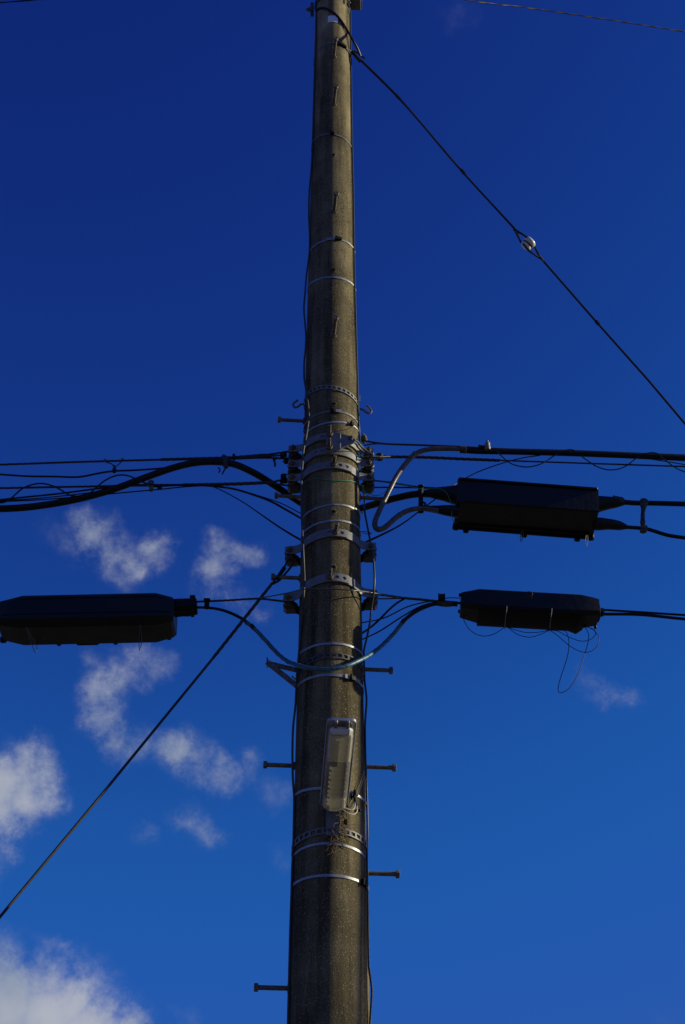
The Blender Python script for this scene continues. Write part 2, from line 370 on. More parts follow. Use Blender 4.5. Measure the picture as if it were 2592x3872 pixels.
def sphere(mb, c, r, n=10, sq=(1, 1, 1)):
    c = V(c); vs_ = [c + V((0, 0, r * sq[2]))]; m = n // 2
    for i in range(1, m):
        a = math.pi * i / m
        for k in range(n):
            b = 2 * math.pi * k / n; vs_.append(c + V((r * sq[0] * math.sin(a) * math.cos(b), r * sq[1] * math.sin(a) * math.sin(b), r * sq[2] * math.cos(a))))
    vs_.append(c - V((0, 0, r * sq[2]))); fs = [(0, 1 + k, 1 + (k + 1) % n) for k in range(n)]
    for i in range(m - 2): fs += [(1 + i * n + k, 1 + (i + 1) * n + k, 1 + (i + 1) * n + (k + 1) % n, 1 + i * n + (k + 1) % n) for k in range(n)]
    e = len(vs_) - 1; o = 1 + (m - 2) * n; fs += [(e, o + (k + 1) % n, o + k) for k in range(n)]
    return mb.add(vs_, fs)
def lathe(mb, c, axis, prof, n=20):
    """prof: list of (distance along axis, radius)"""
    c = V(c); d = V(axis).normalized(); u, w = frame(d)
    vs_ = [c + d * h + (u * math.cos(2 * math.pi * k / n) + w * math.sin(2 * math.pi * k / n)) * max(q, 1e-4) for h, q in prof for k in range(n)]
    m = len(prof); fs = [(i * n + k, i * n + (k + 1) % n, (i + 1) * n + (k + 1) % n, (i + 1) * n + k) for i in range(m - 1) for k in range(n)]
    fs += [tuple(range(n - 1, -1, -1)), tuple((m - 1) * n + k for k in range(n))]
    return mb.add(vs_, fs)
def strip(mb, fn, us, w0, w1, t0, t1, closed=False):
    """rectangular section swept along us; fn(u, w, t) -> point"""
    n = len(us); vs_ = []
    for u in us: vs_ += [fn(u, w0, t0), fn(u, w1, t0), fn(u, w1, t1), fn(u, w0, t1)]
    fs = []
    for i in range(n if closed else n - 1):
        a = i * 4; b = ((i + 1) % n) * 4
        for k in range(4): fs.append((a + k, a + (k + 1) % 4, b + (k + 1) % 4, b + k))
    if not closed: fs += [(0, 3, 2, 1), ((n - 1) * 4, (n - 1) * 4 + 1, (n - 1) * 4 + 2, (n - 1) * 4 + 3)]
    return mb.add(vs_, fs)
def holecell(mb, fn, u0, u1, v0, v1, t0, t1, hu, hv, rnd=True):
    cu, cv = (u0 + u1) / 2, (v0 + v1) / 2; outer = []; k = 4
    for i in range(k): outer.append((u0 + (u1 - u0) * i / k, v0))
    for i in range(k): outer.append((u1, v0 + (v1 - v0) * i / k))
    for i in range(k): outer.append((u1 - (u1 - u0) * i / k, v1))
    for i in range(k): outer.append((u0, v1 - (v1 - v0) * i / k))
    inner = []
    for i, (u, v) in enumerate(outer):
        if rnd:
            a = -math.pi * .75 + 2 * math.pi * i / 16; inner.append((cu + hu * math.cos(a), cv + hv * math.sin(a)))
        else:
            inner.append((cu + (u - cu) / ((u1 - u0) / 2) * hu, cv + (v - cv) / ((v1 - v0) / 2) * hv))
    n = 16
    vs_ = [fn(u, v, t) for t in (t1, t0) for lst in (outer, inner) for u, v in lst]
    fs = []
    for i in range(n):
        j = (i + 1) % n
        fs.append((i, j, n + j, n + i)); fs.append((n + i, n + j, 3 * n + j, 3 * n + i)); fs.append((2 * n + i, 3 * n + i, 3 * n + j, 2 * n + j))
        fs.append((i, 2 * n + i, 2 * n + j, j))
    return mb.add(vs_, fs)

# ------------------------------------------------------------------ ground
g = MB()
g.add([(-400, -400, 0), (400, -400, 0), (400, 400, 0), (-400, 400, 0)], [(0, 1, 2, 3)])
tag(g.build('ground', ASPH, origin=(0, 0, 0)), None, None, kind='structure')

# ------------------------------------------------------------------ pole
pole = empty('utility_pole', (XP, YP, 0), 'tall round grey concrete utility pole seen from below, carrying all the cables', 'utility pole')
mb = MB(); n = 72; zs = [0, .5, 1, 2] + [2 + .25 * i for i in range(1, 35)] + [11.0, 11.6]
mb.add([(XP + rad(z) * math.sin(2 * math.pi * k / n), YP - rad(z) * math.cos(2 * math.pi * k / n), z) for z in zs for k in range(n)],
       [(i * n + k, i * n + (k + 1) % n, (i + 1) * n + (k + 1) % n, (i + 1) * n + k) for i in range(len(zs) - 1) for k in range(n)] + [tuple((len(zs) - 1) * n + k for k in range(n))])
mb.build('shaft', CONC, pole, angle=60)
AZ = R(5)   # the pole's own front is turned a little to the right
def step_bolt(base, d, length=.113, r=.0088):
    """d horizontal unit direction out of the shaft"""
    m = MB(); cyl(m, base - d * .02, base + d * length, r, 12)
    b = m.build('step_bolt', RUST, pole)
    m = MB(); cyl(m, base + d * (length - .002), base + d * (length + .013), .0155, 6 if random.random() < .5 else 8, bev=.0015); m.build('bolt_head', RUST, b, angle=20)
    m = MB(); cyl(m, base - d * .006, base + d * .006, .0165, 14, bev=.001); m.build('bolt_collar', RUST, b)
    return b
def dir_phi(phi): return V((math.sin(phi), -math.cos(phi), 0))
for (x, y, drop) in [(1264, 214, 0), (1264, 394, -.01), (1265, 799, 0), (1263, 1268, 0)]:
    p = S(x, y); step_bolt(p, (dir_phi(AZ) + V((0, 0, drop))).normalized())
for y in (1593, 1880, 2187, 2897, 3738):       # left side
    z = S(1243, y).z; p = P(1130, y, YP - .01); z = p.z
    step_bolt(pole_pt(R(-90) + AZ, z), dir_phi(R(-90) + AZ))
for y in (1881, 2530, 2898, 3301):
    z = P(1380, y, YP + .01).z
    step_bolt(pole_pt(R(90) + AZ, z), dir_phi(R(90) + AZ))
# the bent strut fixed where the fourth left bolt sits
def bolt_hole(x, y, r=.0125):
    p = S(x, y); d = V((p.x - XP, p.y - YP, 0)).normalized()
    m = MB(); lathe(m, p - d * .004, d, [(0, r * 1.25), (.0065, r * 1.25), (.008, r * 1.1), (.008, r * .72), (.0045, r * .7)], 18)
    h = m.build('hole_rim', CONC, pole)
    m = MB(); cyl(m, p - d * .002, p + d * .0048, r * .7, 16); m.build('hole_shade', BLACKB, h)  # black disc stands in for the shade inside the hole
for x, y in [(1261, 587), (1261, 1022), (1261, 1529), (1261, 1936), (1261, 2146)]: bolt_hole(x, y)
mb = MB(); 
def tagfn(u, v, t): 
    a = S(1241, 72); 
    return pole_pt(u, v, t)
pa, pb = S(1241, 60), S(1278, 84)
ph = lambda p: math.atan2(p.x - XP, -(p.y - YP))
strip(mb, lambda u, w, t: pole_pt(u, w, t), [ph(S(1241, 72)) + (ph(S(1278, 72)) - ph(S(1241, 72))) * i / 8 for i in range(9)], S(1260, 84).z, S(1260, 60).z, .001, .003)
tag(mb.build('pole_tag', TAG), 'small blank white tag stuck near the top of the pole', 'tag')

# ------------------------------------------------------------------ rings round the pole
def ring_z(c, l, r):
    """three photo points (front, left edge, right edge) -> height function of the angle"""
    pts = [S(*c), S(*l), S(*r)]
    A = Matrix([[1, math.sin(ph(p)), math.cos(ph(p))] for p in pts]); b = V([p.z for p in pts])
    k = A.inverted() @ b
    lim = .10
    k2 = max(-lim, min(lim, k[2])); k0 = k[0] + (k[2] - k2)
    return lambda a: k0 + k[1] * math.sin(a) + k2 * math.cos(a)
STRAPS = []
def strap(name, label, c, l, r, w=.011, buckle=None, mt=None, group='thin steel straps round the pole', bmat=None):
    zf = ring_z(c, l, r); o = empty(name, pole_pt(0, zf(0)), label, 'strap', group)
    m = MB(); n = 72
    wob = [random.uniform(-.0008, .0008) for _ in range(n)]
    strip(m, lambda u, w_, t: pole_pt(u, zf(u) + w_, t + wob[int(round(u / (2 * math.pi) * n)) % n]), [2 * math.pi * k / n for k in range(n)], -w / 2, w / 2, .0015, .0032, True)
    m.build('band', mt or STRAP, o, angle=50)
    if buckle:
        for (bx0, bx1, kind) in buckle:
            a0, a1 = ph(S(bx0, c[1])), ph(S(bx1, c[1])); am = (a0 + a1) / 2
            q = MB(); us = [a0 + (a1 - a0) * i / 6 for i in range(7)]
            hw = w / 2 + .0035
            if kind == 'plate': strip(q, lambda u, w_, t: pole_pt(u, zf(u) + w_, t), us, -hw, hw, .004, .0085)
            elif kind == 'clip':
                strip(q, lambda u, w_, t: pole_pt(u, zf(u) + w_, t), us, -hw, hw, .004, .014)
                strip(q, lambda u, w_, t: pole_pt(u, zf(u) + w_, t), [us[0], us[1]], -hw - .004, hw + .004, .004, .018)
            elif kind == 'tail':
                strip(q, lambda u, w_, t: pole_pt(u, zf(u) + w_, t + .012 * ((u - a0) / (a1 - a0)) ** 2), us, -w / 2, w / 2, .005, .0068)
            q.build('buckle' if kind != 'tail' else 'loose_end', (bmat or (BLACKB if kind == 'clip' else STRAP)), o, angle=30)
    return o
strap('steel_strap', 'thin strap with a dark clip crossing behind the topmost front step bolt', (1262, 163), (1190, 218), (1322, 205), .010, [(1278, 1306, 'clip'), (1306, 1318, 'tail')], GALV)
strap('steel_strap', 'thin peaked strap above the upper bolt hole, under the second step bolt', (1259, 508), (1182, 546), (1332, 566), .010, [(1250, 1264, 'clip')], GALV)
strap('steel_strap', 'bright strap with a wide buckle just above the second bolt hole', (1262, 905), (1172, 956), (1341, 952), .012, [(1236, 1254, 'plate'), (1268, 1290, 'clip')])
strap('steel_strap', 'bright plain strap just below the second bolt hole', (1257, 1049), (1167, 1087), (1344, 1093), .0125)
strap('steel_strap', 'dull strap with dark clip and cream end below the pole hooks', (1262, 1556), (1160, 1598), (1355, 1612), .010, [(1251, 1262, 'clip'), (1270, 1290, 'plate')], GALV)
strap('steel_strap', 'narrow strap with a wire tuft just above the grey anchor plate', (1257, 1597), (1160, 1640), (1357, 1640), .010, [(1322, 1332, 'clip')])
strap('steel_strap', 'thin strap with a bright buckle above the fourth bolt hole', (1268, 1909), (1150, 1955), (1361, 1950), .009, [(1340, 1358, 'tail')])
strap('steel_strap', 'thin strap just above the fourth wide clamp band', (1268, 1969), (1150, 2015), (1364, 2020), .010)
strap('steel_strap', 'thin strap directly above the middle perforated band', (1268, 2434), (1137, 2473), (1371, 2480), .010)
strap('steel_strap', 'strap with a long bright buckle under the blue cable', (1262, 2553), (1122, 2612), (1374, 2607), .0115, [(1303, 1318, 'plate'), (1322, 1338, 'clip'), (1340, 1356, 'plate')])
strap('steel_strap', 'dim strap passing behind the lower end of the street lamp', (1262, 2984), (1113, 3019), (1384, 3043), .011, [(1335, 1346, 'clip')])
strap('steel_strap', 'bright strap just below the lower perforated band', (1255, 3190), (1109, 3246), (1382, 3246), .010)
strap('steel_strap', 'lowest strap on the pole with its buckle at the right edge', (1256, 3311), (1104, 3362), (1388, 3361), .010, [(1362, 1378, 'clip'), (1374, 1387, 'plate')])

def perforated(label, c, l, r, w=.026, hooks=None, count=34, dull=GALV):
    zf = ring_z(c, l, r); o = empty('perforated_band', pole_pt(0, zf(0)), label, 'band clamp', 'perforated metal bands round the pole')
    m = MB(); fn = lambda u, w_, t: pole_pt(u, zf(u) + w_, t)
    for i in range(count):
        a = 2 * math.pi * i / count + .02; b = 2 * math.pi * (i + 1) / count + .02
        holecell(m, fn, a, b, -w / 2, w / 2, .003, .0052, (b - a) * .33, w * .28, rnd=False)
    m.build('band', dull, o, angle=30)
    for hk in hooks or []:
        q = MB(); tube(q, hk, .0052, 8, step=.008); q.build('hook', RUST, o)
    return o, zf
hk1 = [P(1150, 1529, YP - .03), P(1140, 1528, YP - .03), P(1128, 1538, YP - .03), P(1116, 1541, YP - .03), P(1109, 1533, YP - .03), P(1112, 1524, YP - .03), P(1121, 1518, YP - .03), P(1127, 1513, YP - .03)]
hk2 = [P(1362, 1546, YP - .03), P(1374, 1550, YP - .03), P(1386, 1560, YP - .03), P(1398, 1563, YP - .03), P(1405, 1557, YP - .03), P(1402, 1547, YP - .03), P(1394, 1538, YP - .03), P(1387, 1533, YP - .03)]
perforated('upper perforated band with an open hook on each side of the pole', (1262, 1467), (1150, 1525), (1362, 1545), hooks=[hk1, hk2])
perforated('middle perforated band behind the blue cable', (1262, 2480), (1141, 2526), (1376, 2548), dull=GALV_DULL)
perforated('lower perforated band that holds the street lamp bracket', (1262, 3142), (1110, 3205), (1386, 3205), .027)
# stub bolt beside the upper perforated band
m = MB(); cyl(m, P(1360, 1518, YP - .05), P(1360, 1497, YP - .05), .003, 8); tag(m.build('tie_rod', RUST), 'tiny upright rod at the right end of the upper perforated band', 'rod')

# ------------------------------------------------------------------ wide clamp bands with insulators
def clamp_band(label, c, l, r, plate, bolt_x, w=.041, spool_l=True, spool_r=True, ear_l='ear', ear_r='ear', holes=(1, 1), long_r=False):
    zf = ring_z(c, l, r); z0 = zf(0); r0 = rad(z0) + .004
    o = empty('clamp_band', pole_pt(0, z0), label, 'clamp band', 'wide clamp bands with side insulators')
    for side in (1, -1):
        for fb in (1, -1):     # front half, back half
            path = []; A = R(66)
            for i in range(15): a = A * i / 14; path.append((r0 * math.sin(a), r0 * math.cos(a)))
            ex = path[-1][0]; er = r0; path += [(er * .975, .047), (er + .008, .041), (er + .020, .037), (er + .034, .0355), (er + .064, .0345)]
            m = MB(); T = .0042
            def fn(u, w_, t, path=path, side=side, fb=fb):
                i = int(u); f = u - i; x, y = path[i]
                i2 = min(i + 1, len(path) - 1); i0 = max(i - 1, 0)
                tx, ty = path[i2][0] - path[i0][0], path[i2][1] - path[i0][1]; L_ = math.hypot(tx, ty); nx, ny = -ty / L_, tx / L_
                if ny < 0 and nx < 0: nx, ny = -nx, -ny
                x += nx * t * (1 if ny > 0 else -1) * 1; y += ny * t * (1 if ny > 0 else -1)
                X = side * x; Y = -fb * y
                an = math.atan2(X, -Y)
                tw = w_ * (.82 if i == len(path) - 1 else 1)
                return V((XP + X, YP + Y, zf(an) + tw))
            strip(m, fn, list(range(len(path))), -w / 2, w / 2, 0, T)
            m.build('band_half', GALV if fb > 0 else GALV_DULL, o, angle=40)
        # ear bolt, front to back
        X = side * (r0 + .042); ze = zf(side * R(85))
        bx = V((XP + X, YP, ze))
        q = MB(); cyl(q, bx + V((0, -.062 if not long_r else -.08, 0)), bx + V((0, .06, 0)), .0055, 10)
        eb = q.build('ear_bolt', RUST, o)
        q = MB(); cyl(q, bx + V((0, -.050, 0)), bx + V((0, -.038, 0)), .0125, 6, bev=.001); q.build('nut', RUST, eb, angle=20)
        q = MB(); cyl(q, bx + V((0, -.0395, 0)), bx + V((0, -.0372, 0)), .015, 14); q.build('washer', GALV_DULL, eb)
        if (side > 0 and spool_r) or (side < 0 and spool_l):
            q = MB(); lathe(q, bx + V((0, -.030, -.004)), (0, 1, 0), [(0, .020), (.005, .025), (.014, .025), (.020, .017), (.030, .014), (.040, .017), (.046, .025), (.056, .025), (.060, .020)], 22)
            q.build('spool_insulator', PORCB, o)
            q = MB(); box(q, bx + V((side * -.008, .022, -.014)), (.031, 0, 0), (0, .030, 0), (0, 0, .019), .3); q.build('saddle', PORCB, o, angle=30)
    # overlap plate with holes and the long front bolt
    a0, a1, nh = plate
    A0, A1 = ph(S(a0, c[1])), ph(S(a1, c[1]))
    ab = ph(S(bolt_x, c[1])); fnp = lambda u, w_, t: pole_pt(u, zf(u) + w_, t)
    cw = .031 / (rad(z0)); hw = w / 2 * .95
    hs = []
    m = MB()
    cells = [A1 - .03 - cw * (i + 1) for i in range(nh)] if plate[0] <= bolt_x or holes == 'r' else None
    xs = sorted([ph(S(hx, c[1])) for hx in holes]) if holes else []
    cur = A0
    for hx in xs:
        u0, u1 = hx - cw / 2, hx + cw / 2
        if u0 > cur + .001: strip(m, fnp, [cur + (u0 - cur) * i / 4 for i in range(5)], -hw, hw, .0088, .0128)
        else: u0 = cur
        holecell(m, fnp, u0, u1, -hw, hw, .0088, .0128, .0082 / rad(z0), .0082); cur = u1
    if cur < A1: strip(m, fnp, [cur + (A1 - cur) * i / 4 for i in range(5)], -hw, hw, .0088, .0128)
    m.build('overlap_plate', GALV, o, angle=35)
    bp = pole_pt(ab, zf(ab), .012); d = dir_phi(ab * .5 + AZ * .5)
    q = MB(); cyl(q, bp - d * .006, bp + d * .062, .0078, 12, bev=.001); fb_ = q.build('long_bolt', RUST, o)
    q = MB(); cyl(q, bp, bp + d * .013, .0155, 6, bev=.001); q.build('nut', RUST, fb_, angle=20)
    return o, zf
H1, z1 = clamp_band('topmost wide clamp band, partly hidden by the grey anchor plate', (1262, 1656), (1145, 1712), (1361, 1722), (1195, 1240, 1), 1247, .04, holes=(1222,))
H2, z2 = clamp_band('second wide clamp band, under the lower bolt of the anchor plate', (1262, 1708), (1145, 1770), (1361, 1768), (1186, 1250, 2), 1246, .04, holes=(1200, 1222))
H3, z3 = clamp_band('third wide clamp band with two holes, just above the green wire', (1262, 1762), (1145, 1822), (1361, 1822), (1254, 1325, 2), 1262, .041, holes=(1285, 1307))
H4, z4 = clamp_band('fourth wide clamp band, where the left guy wire starts', (1266, 2018), (1142, 2078), (1364, 2078), (1238, 1310, 2), 1268, .042, holes=(1241, 1291))
H5, z5 = clamp_band('lowest wide clamp band, crossed by the thin messenger wire', (1262, 2187), (1140, 2248), (1366, 2250), (1240, 1316, 2), 1249, .042, holes=(1274, 1298))

# anchor plate
ap = empty('anchor_plate', S(1260, 1670, .02), 'grey folded anchor plate bolted across the top two clamp bands', 'anchor plate')
m = MB(); off = .020
prof = [(1234, 1637, 1706), (1243, 1635, 1710), (1262, 1634, 1707), (1287, 1637, 1698), (1289, 1638, 1696), (1310, 1645, 1686), (1330, 1651, 1678), (1340, 1656, 1673), (1344, 1662, 1667)]
fr_, bk_ = [], []
for (x, yt, yb) in prof:
    Yd = YP - rad(5.9) - off - .012
    t_, b_ = P(x, yt, Yd), P(x, yb, Yd); fr_ += [t_, b_]; bk_ += [t_ + V((0, .006, 0)), b_ + V((0, .006, 0))]
n = len(prof); nn = 2 * n
fs = []
for i in range(n - 1):
    a, b, c_, d_ = 2 * i, 2 * i + 1, 2 * i + 3, 2 * i + 2
    fs += [(a, b, c_, d_), (nn + a, nn + d_, nn + c_, nn + b), (a, d_, nn + d_, nn + a), (b, nn + b, nn + c_, c_)]
fs += [(0, nn, nn + 1, 1), (nn - 2, nn - 1, 2 * nn - 1, 2 * nn - 2)]
m.add(fr_ + bk_, fs); m.build('plate', GALV, ap, angle=25)
m = MB(); a_, b_ = P(1287, 1640, YP - rad(5.9) - off - .013), P(1287, 1696, YP - rad(5.9) - off - .013); cyl(m, a_, b_, .0032, 8); m.build('fold_ridge', GALV, ap)
for (x, y, x2, y2) in [(1247, 1642, 1246, 1612), (1246, 1692, 1244, 1663)]:
    Y0 = YP - rad(5.9) - off - .013; a_ = P(x, y, Y0); d = V((.02, -1, 0)).normalized()
    q = MB(); cyl(q, a_, a_ + d * .066, .0072, 12, bev=.001); lb = q.build('long_bolt', RUST, ap)
    q = MB(); cyl(q, a_, a_ + d * .012, .0165, 6, bev=.001); q.build('nut', RUST, lb, angle=20)
q = MB(); a_ = P(1326, 1663, YP - rad(5.9) - off); cyl(q, a_ - V((0, .004, 0)), a_ + V((0, -.018, 0)), .0135, 6, bev=.0015); q.build('pivot_bolt', RUST, ap, angle=20)

YL = YP - .005
# link from plate to the right messenger grip
m = MB(); tube(m, [P(1330, 1668, YP - .15), P(1345, 1675, YP - .13), P(1356, 1692, YP - .10), P(1372, 1706, YP - .08), P(1392, 1716, YP - .07), P(1412, 1722, YP - .07)], .006, 8, step=.01)
tube(m, [P(1336, 1660, YP - .15), P(1350, 1668, YP - .13), P(1364, 1684, YP - .10), P(1382, 1702, YP - .08), P(1404, 1716, YP - .07), P(1412, 1722, YP - .07)], .005, 8, step=.01)
tag(m.build('wire_thimble', GALV_DULL), 'dark looped link running from the anchor plate to the right messenger wire', 'thimble')

# ------------------------------------------------------------------ cables
def W(pts, Y): return [P(p[0], p[1], p[2] if len(p) > 2 else Y) for p in pts]
def far(pts, L_=9.0, rise=.25, start=False):
    """continue a span out of the picture towards the next pole"""
    a, b = (pts[1], pts[0]) if start else (pts[-2], pts[-1])
    d = b - a; d.normalize(); ex = [b + d * (L_ * .3) + V((0, 0, rise * .05)), b + d * L_ + V((0, 0, rise))]
    return [ex[1], ex[0]] + pts if start else pts + ex
def wire(name, label, pts, px, mt=RUB, cat='cable', group=None, lobes=0, twist=0, Y=YP, ends='', n=8, parts=None, radii=None, amp=.12, kind=None):
    w = W(pts, Y)
    if 's' in ends: w = far(w, start=True)
    if 'e' in ends: w = far(w)
    m = MB(); tube(m, w, px / 2 / 800, n, lobes=lobes, twist=twist, step=.012 if lobes else .02, radii=[q / 2 / 800 for q in radii] if radii else None, amp=amp)
    o = m.build(name, mt, origin=w[len(w) // 2], angle=60)
    return tag(o, label, cat, group, kind)
def wrap(o, pts, r, name='cable_tie', mt=TAPE, Y=YP, bumps=True):
    w = W(pts, Y); m = MB(); c = catmull(w, .004); nn_ = len(c)
    tube(m, w, r, 10, step=.004, radii=[r * (1 + (.10 * (-1) ** k)) for k in range(max(4, int((w[-1] - w[0]).length / .006)))] if bumps else None)
    return m.build(name, mt, o)
GL, GR = 'cables running left from the pole', 'cables running right from the pole'
# left side
o = wire('messenger_wire', 'uppermost stranded messenger wire on the left, ending at the top insulator', [(0, 1757), (293, 1747), (609, 1738), (880, 1729), (1012, 1719), (1106, 1705)], 8, STRAND, 'wire', GL, lobes=3, twist=90, ends='s', Y=YP + .03)
m = MB(); tube(m, W([(609, 1738), (760, 1734), (880, 1730), (1004, 1720)], YP + .03), .0072, 9, lobes=3, twist=70, step=.01); m.build('preformed_grip', STRAND, o)
for x, y in [(398, 1741), (464, 1739)]:
    m = MB(); p = P(x, y, YP + .03); cyl(m, p - V((.006, 0, 0)), p + V((.006, 0, 0)), .008, 10); m.build('clip', RUST, o)
o = wire('dead_end_wire', 'short wire beside the top left messenger, ending in a capped stub', [(865, 1732), (960, 1728), (1040, 1723), (1070, 1722)], 7, STRAND, 'wire', lobes=3, twist=80, Y=YP + .01)
m = MB(); cyl(m, P(1060, 1722, YP + .01), P(1086, 1720, YP + .01), .010, 10); cyl(m, P(1068, 1722, YP + .01), P(1076, 1721, YP + .01), .013, 10); m.build('end_cap', RUB, o)
o = wire('messenger_tail', 'wire with a small boxy clamp entering below the top left insulator', [(820, 1736), (900, 1734), (1000, 1731), (1075, 1734), (1110, 1737)], 8, STRAND, 'wire', lobes=3, twist=80, Y=YP + .02)
m = MB(); p = P(1083, 1742, YP); box(m, p, (.0115, 0, 0), (0, .012, 0), (0, 0, .017), .3); m.build('clamp_box', BLACKB, o)
m = MB(); tube(m, W([(1068, 1745), (1084, 1746), (1106, 1744)], YP), .003, 6); m.build('clamp_pin', RUST, o)
m = MB(); tube(m, W([(1035, 1730), (1037, 1742), (1041, 1752), (1040, 1763)], YP), .005, 7, step=.01); tube(m, W([(1033, 1735), (1045, 1737)], YP), .006, 7); m.build('tie_tail', RUB, o)

o = wire('drop_cable', 'thin black cable hanging on a small wishbone hanger, upper left', [(0, 1794), (60, 1798), (110, 1801), (200, 1802), (293, 1804), (330, 1799), (367, 1791), (425, 1782), (513, 1778), (600, 1772), (640, 1768)], 7.5, RUB, 'cable', GL, ends='s', Y=YP + .05)
hg = (empty('wishbone_hanger', P(433, 1775, YP + .04), 'small wishbone hanger joining the upper left messenger and the cable below', 'hanger'))
m = MB(); tube(m, W([(398, 1741), (404, 1748), (424, 1755), (432, 1770), (434, 1780)], YP + .035), .0026, 6, step=.006); tube(m, W([(464, 1739), (452, 1754), (440, 1764), (435, 1780)], YP + .035), .0026, 6, step=.006); m.build('hanger_wire', STRAND, hg)
m = MB(); box(m, P(433, 1779, YP + .045), (.009, 0, 0), (0, .010, 0), (0, 0, .014), .3); box(m, P(433, 1763, YP + .04), (.004, 0, 0), (0, .004, 0), (0, 0, .007), .2); m.build('hanger_clamp', RUB, hg)

# thick trunk cable: left, behind the pole, into the upper neck of the right case
YB = YP + .20
o = wire('trunk_cable', 'thickest black trunk cable arching on the left and passing behind the pole', [(-60, 1924), (0, 1924), (95, 1919), (220, 1902), (330, 1879), (440, 1847), (550, 1806), (660, 1768), (733, 1751), (807, 1746), (880, 1754), (953, 1784), (1027, 1828, YP + .08), (1100, 1876, YP + .15), (1180, 1925, YB), (1260, 1944, YB), (1340, 1929, YB), (1420, 1906, YP + .12), (1500, 1883, YP + .05), (1580, 1868), (1650, 1870)], 26, RUB, 'cable', ends='s', n=14)
for pts in [[(826, 1768), (833, 1778), (828, 1787)], [(856, 1768), (848, 1780), (841, 1793)]]:
    m = MB(); tube(m, W(pts, YP - .02), .0035, 6, step=.01); m.build('cable_tie', RUB, o)
m = MB(); tube(m, W([(846, 1722), (852, 1745), (856, 1768)], YP), .020, 10, step=.008, radii=[.008, .019, .019, .017, .010]); m.build('tie_wrap', TAPE, o)
m = MB(); cyl(m, P(885, 1718, YP), P(886, 1738, YP), .007, 8); m.build('tie_knot', RUB, o)

# lower left messenger group
o = wire('messenger_wire', 'lower left messenger wire ending at the third insulator', [(0, 1846), (200, 1842), (367, 1839), (572, 1834), (770, 1833), (900, 1830), (1027, 1823), (1070, 1814), (1108, 1807)], 8, STRAND, 'wire', GL, lobes=3, twist=90, ends='s', Y=YP + .01)
m = MB(); tube(m, W([(690, 1834), (800, 1832), (920, 1829), (1024, 1824)], YP + .01), .0078, 9, lobes=3, twist=70, step=.01); m.build('preformed_grip', STRAND, o)
m = MB(); box(m, P(1073, 1806, YP), (.0135, 0, 0), (0, .012, 0), (0, 0, .021), .3); m.build('clamp_box', BLACKB, o)
m = MB(); box(m, P(1073, 1821, YP), (.017, 0, 0), (0, .012, 0), (0, 0, .005), .3); m.build('clamp_foot', BLACKB, o)
m = MB(); tube(m, W([(1080, 1794), (1095, 1792), (1108, 1790)], YP), .003, 6); m.build('clamp_pin', RUST, o)
wire('messenger_tail', 'second strand under the lower left messenger, ending below the third insulator', [(1000, 1826), (1045, 1830), (1080, 1835), (1110, 1838)], 7, STRAND, 'wire', lobes=3, twist=90, Y=YP + .03)
sp = empty('spacer_clamp', P(572, 1838, YP), 'small galvanised bolt clamp gripping the lower left cable bundle', 'clamp')
m = MB(); box(m, P(572, 1830, YP - .01), (.014, 0, 0), (0, .016, 0), (0, 0, .018), .3); m.build('clamp_body', GALV_DULL, sp)
m = MB(); cyl(m, P(572, 1818, YP - .012), P(573, 1858, YP - .012), .006, 8); cyl(m, P(573, 1846, YP - .012), P(573, 1854, YP - .012), .011, 6); m.build('clamp_bolt', RUST, sp)
m = MB(); box(m, P(604, 1842, YP), (.012, 0, 0), (0, .01, 0), (0, 0, .006), .3); m.build('clamp_tail', RUB, sp)
wire('drop_wire', 'wire looping up and down at the far left edge', [(-80, 1880), (0, 1901), (20, 1898), (37, 1889), (88, 1846), (125, 1832), (161, 1828), (205, 1839), (240, 1858), (271, 1875), (320, 1874), (345, 1862)], 6, RUB, 'wire', Y=YP - .04)
wire('drop_wire', 'wire arching over the trunk cable on the left', [(345, 1862), (396, 1818), (440, 1798), (477, 1797), (510, 1808), (543, 1824), (580, 1834)], 6, RUB, 'wire', Y=YP - .05)
wire('drop_wire', 'upper wire of the sagging bundle on the left', [(0, 1890), (95, 1880), (230, 1866), (367, 1848), (450, 1838), (513, 1834), (572, 1832)], 7, RUB, 'wire', GL, ends='s', Y=YP - .01)
wire('drop_wire', 'middle wire of the sagging bundle on the left', [(0, 1894), (147, 1884), (300, 1868), (411, 1853), (480, 1840), (560, 1838)], 4.5, RUB, 'wire', GL, ends='s', Y=YP + .02)
wire('drop_wire', 'lowest wire of the sagging bundle on the left', [(0, 1897), (147, 1890), (293, 1879), (411, 1868), (543, 1856), (600, 1851), (697, 1841), (777, 1836)], 5, RUB, 'wire', GL, ends='s', Y=YP + .0)
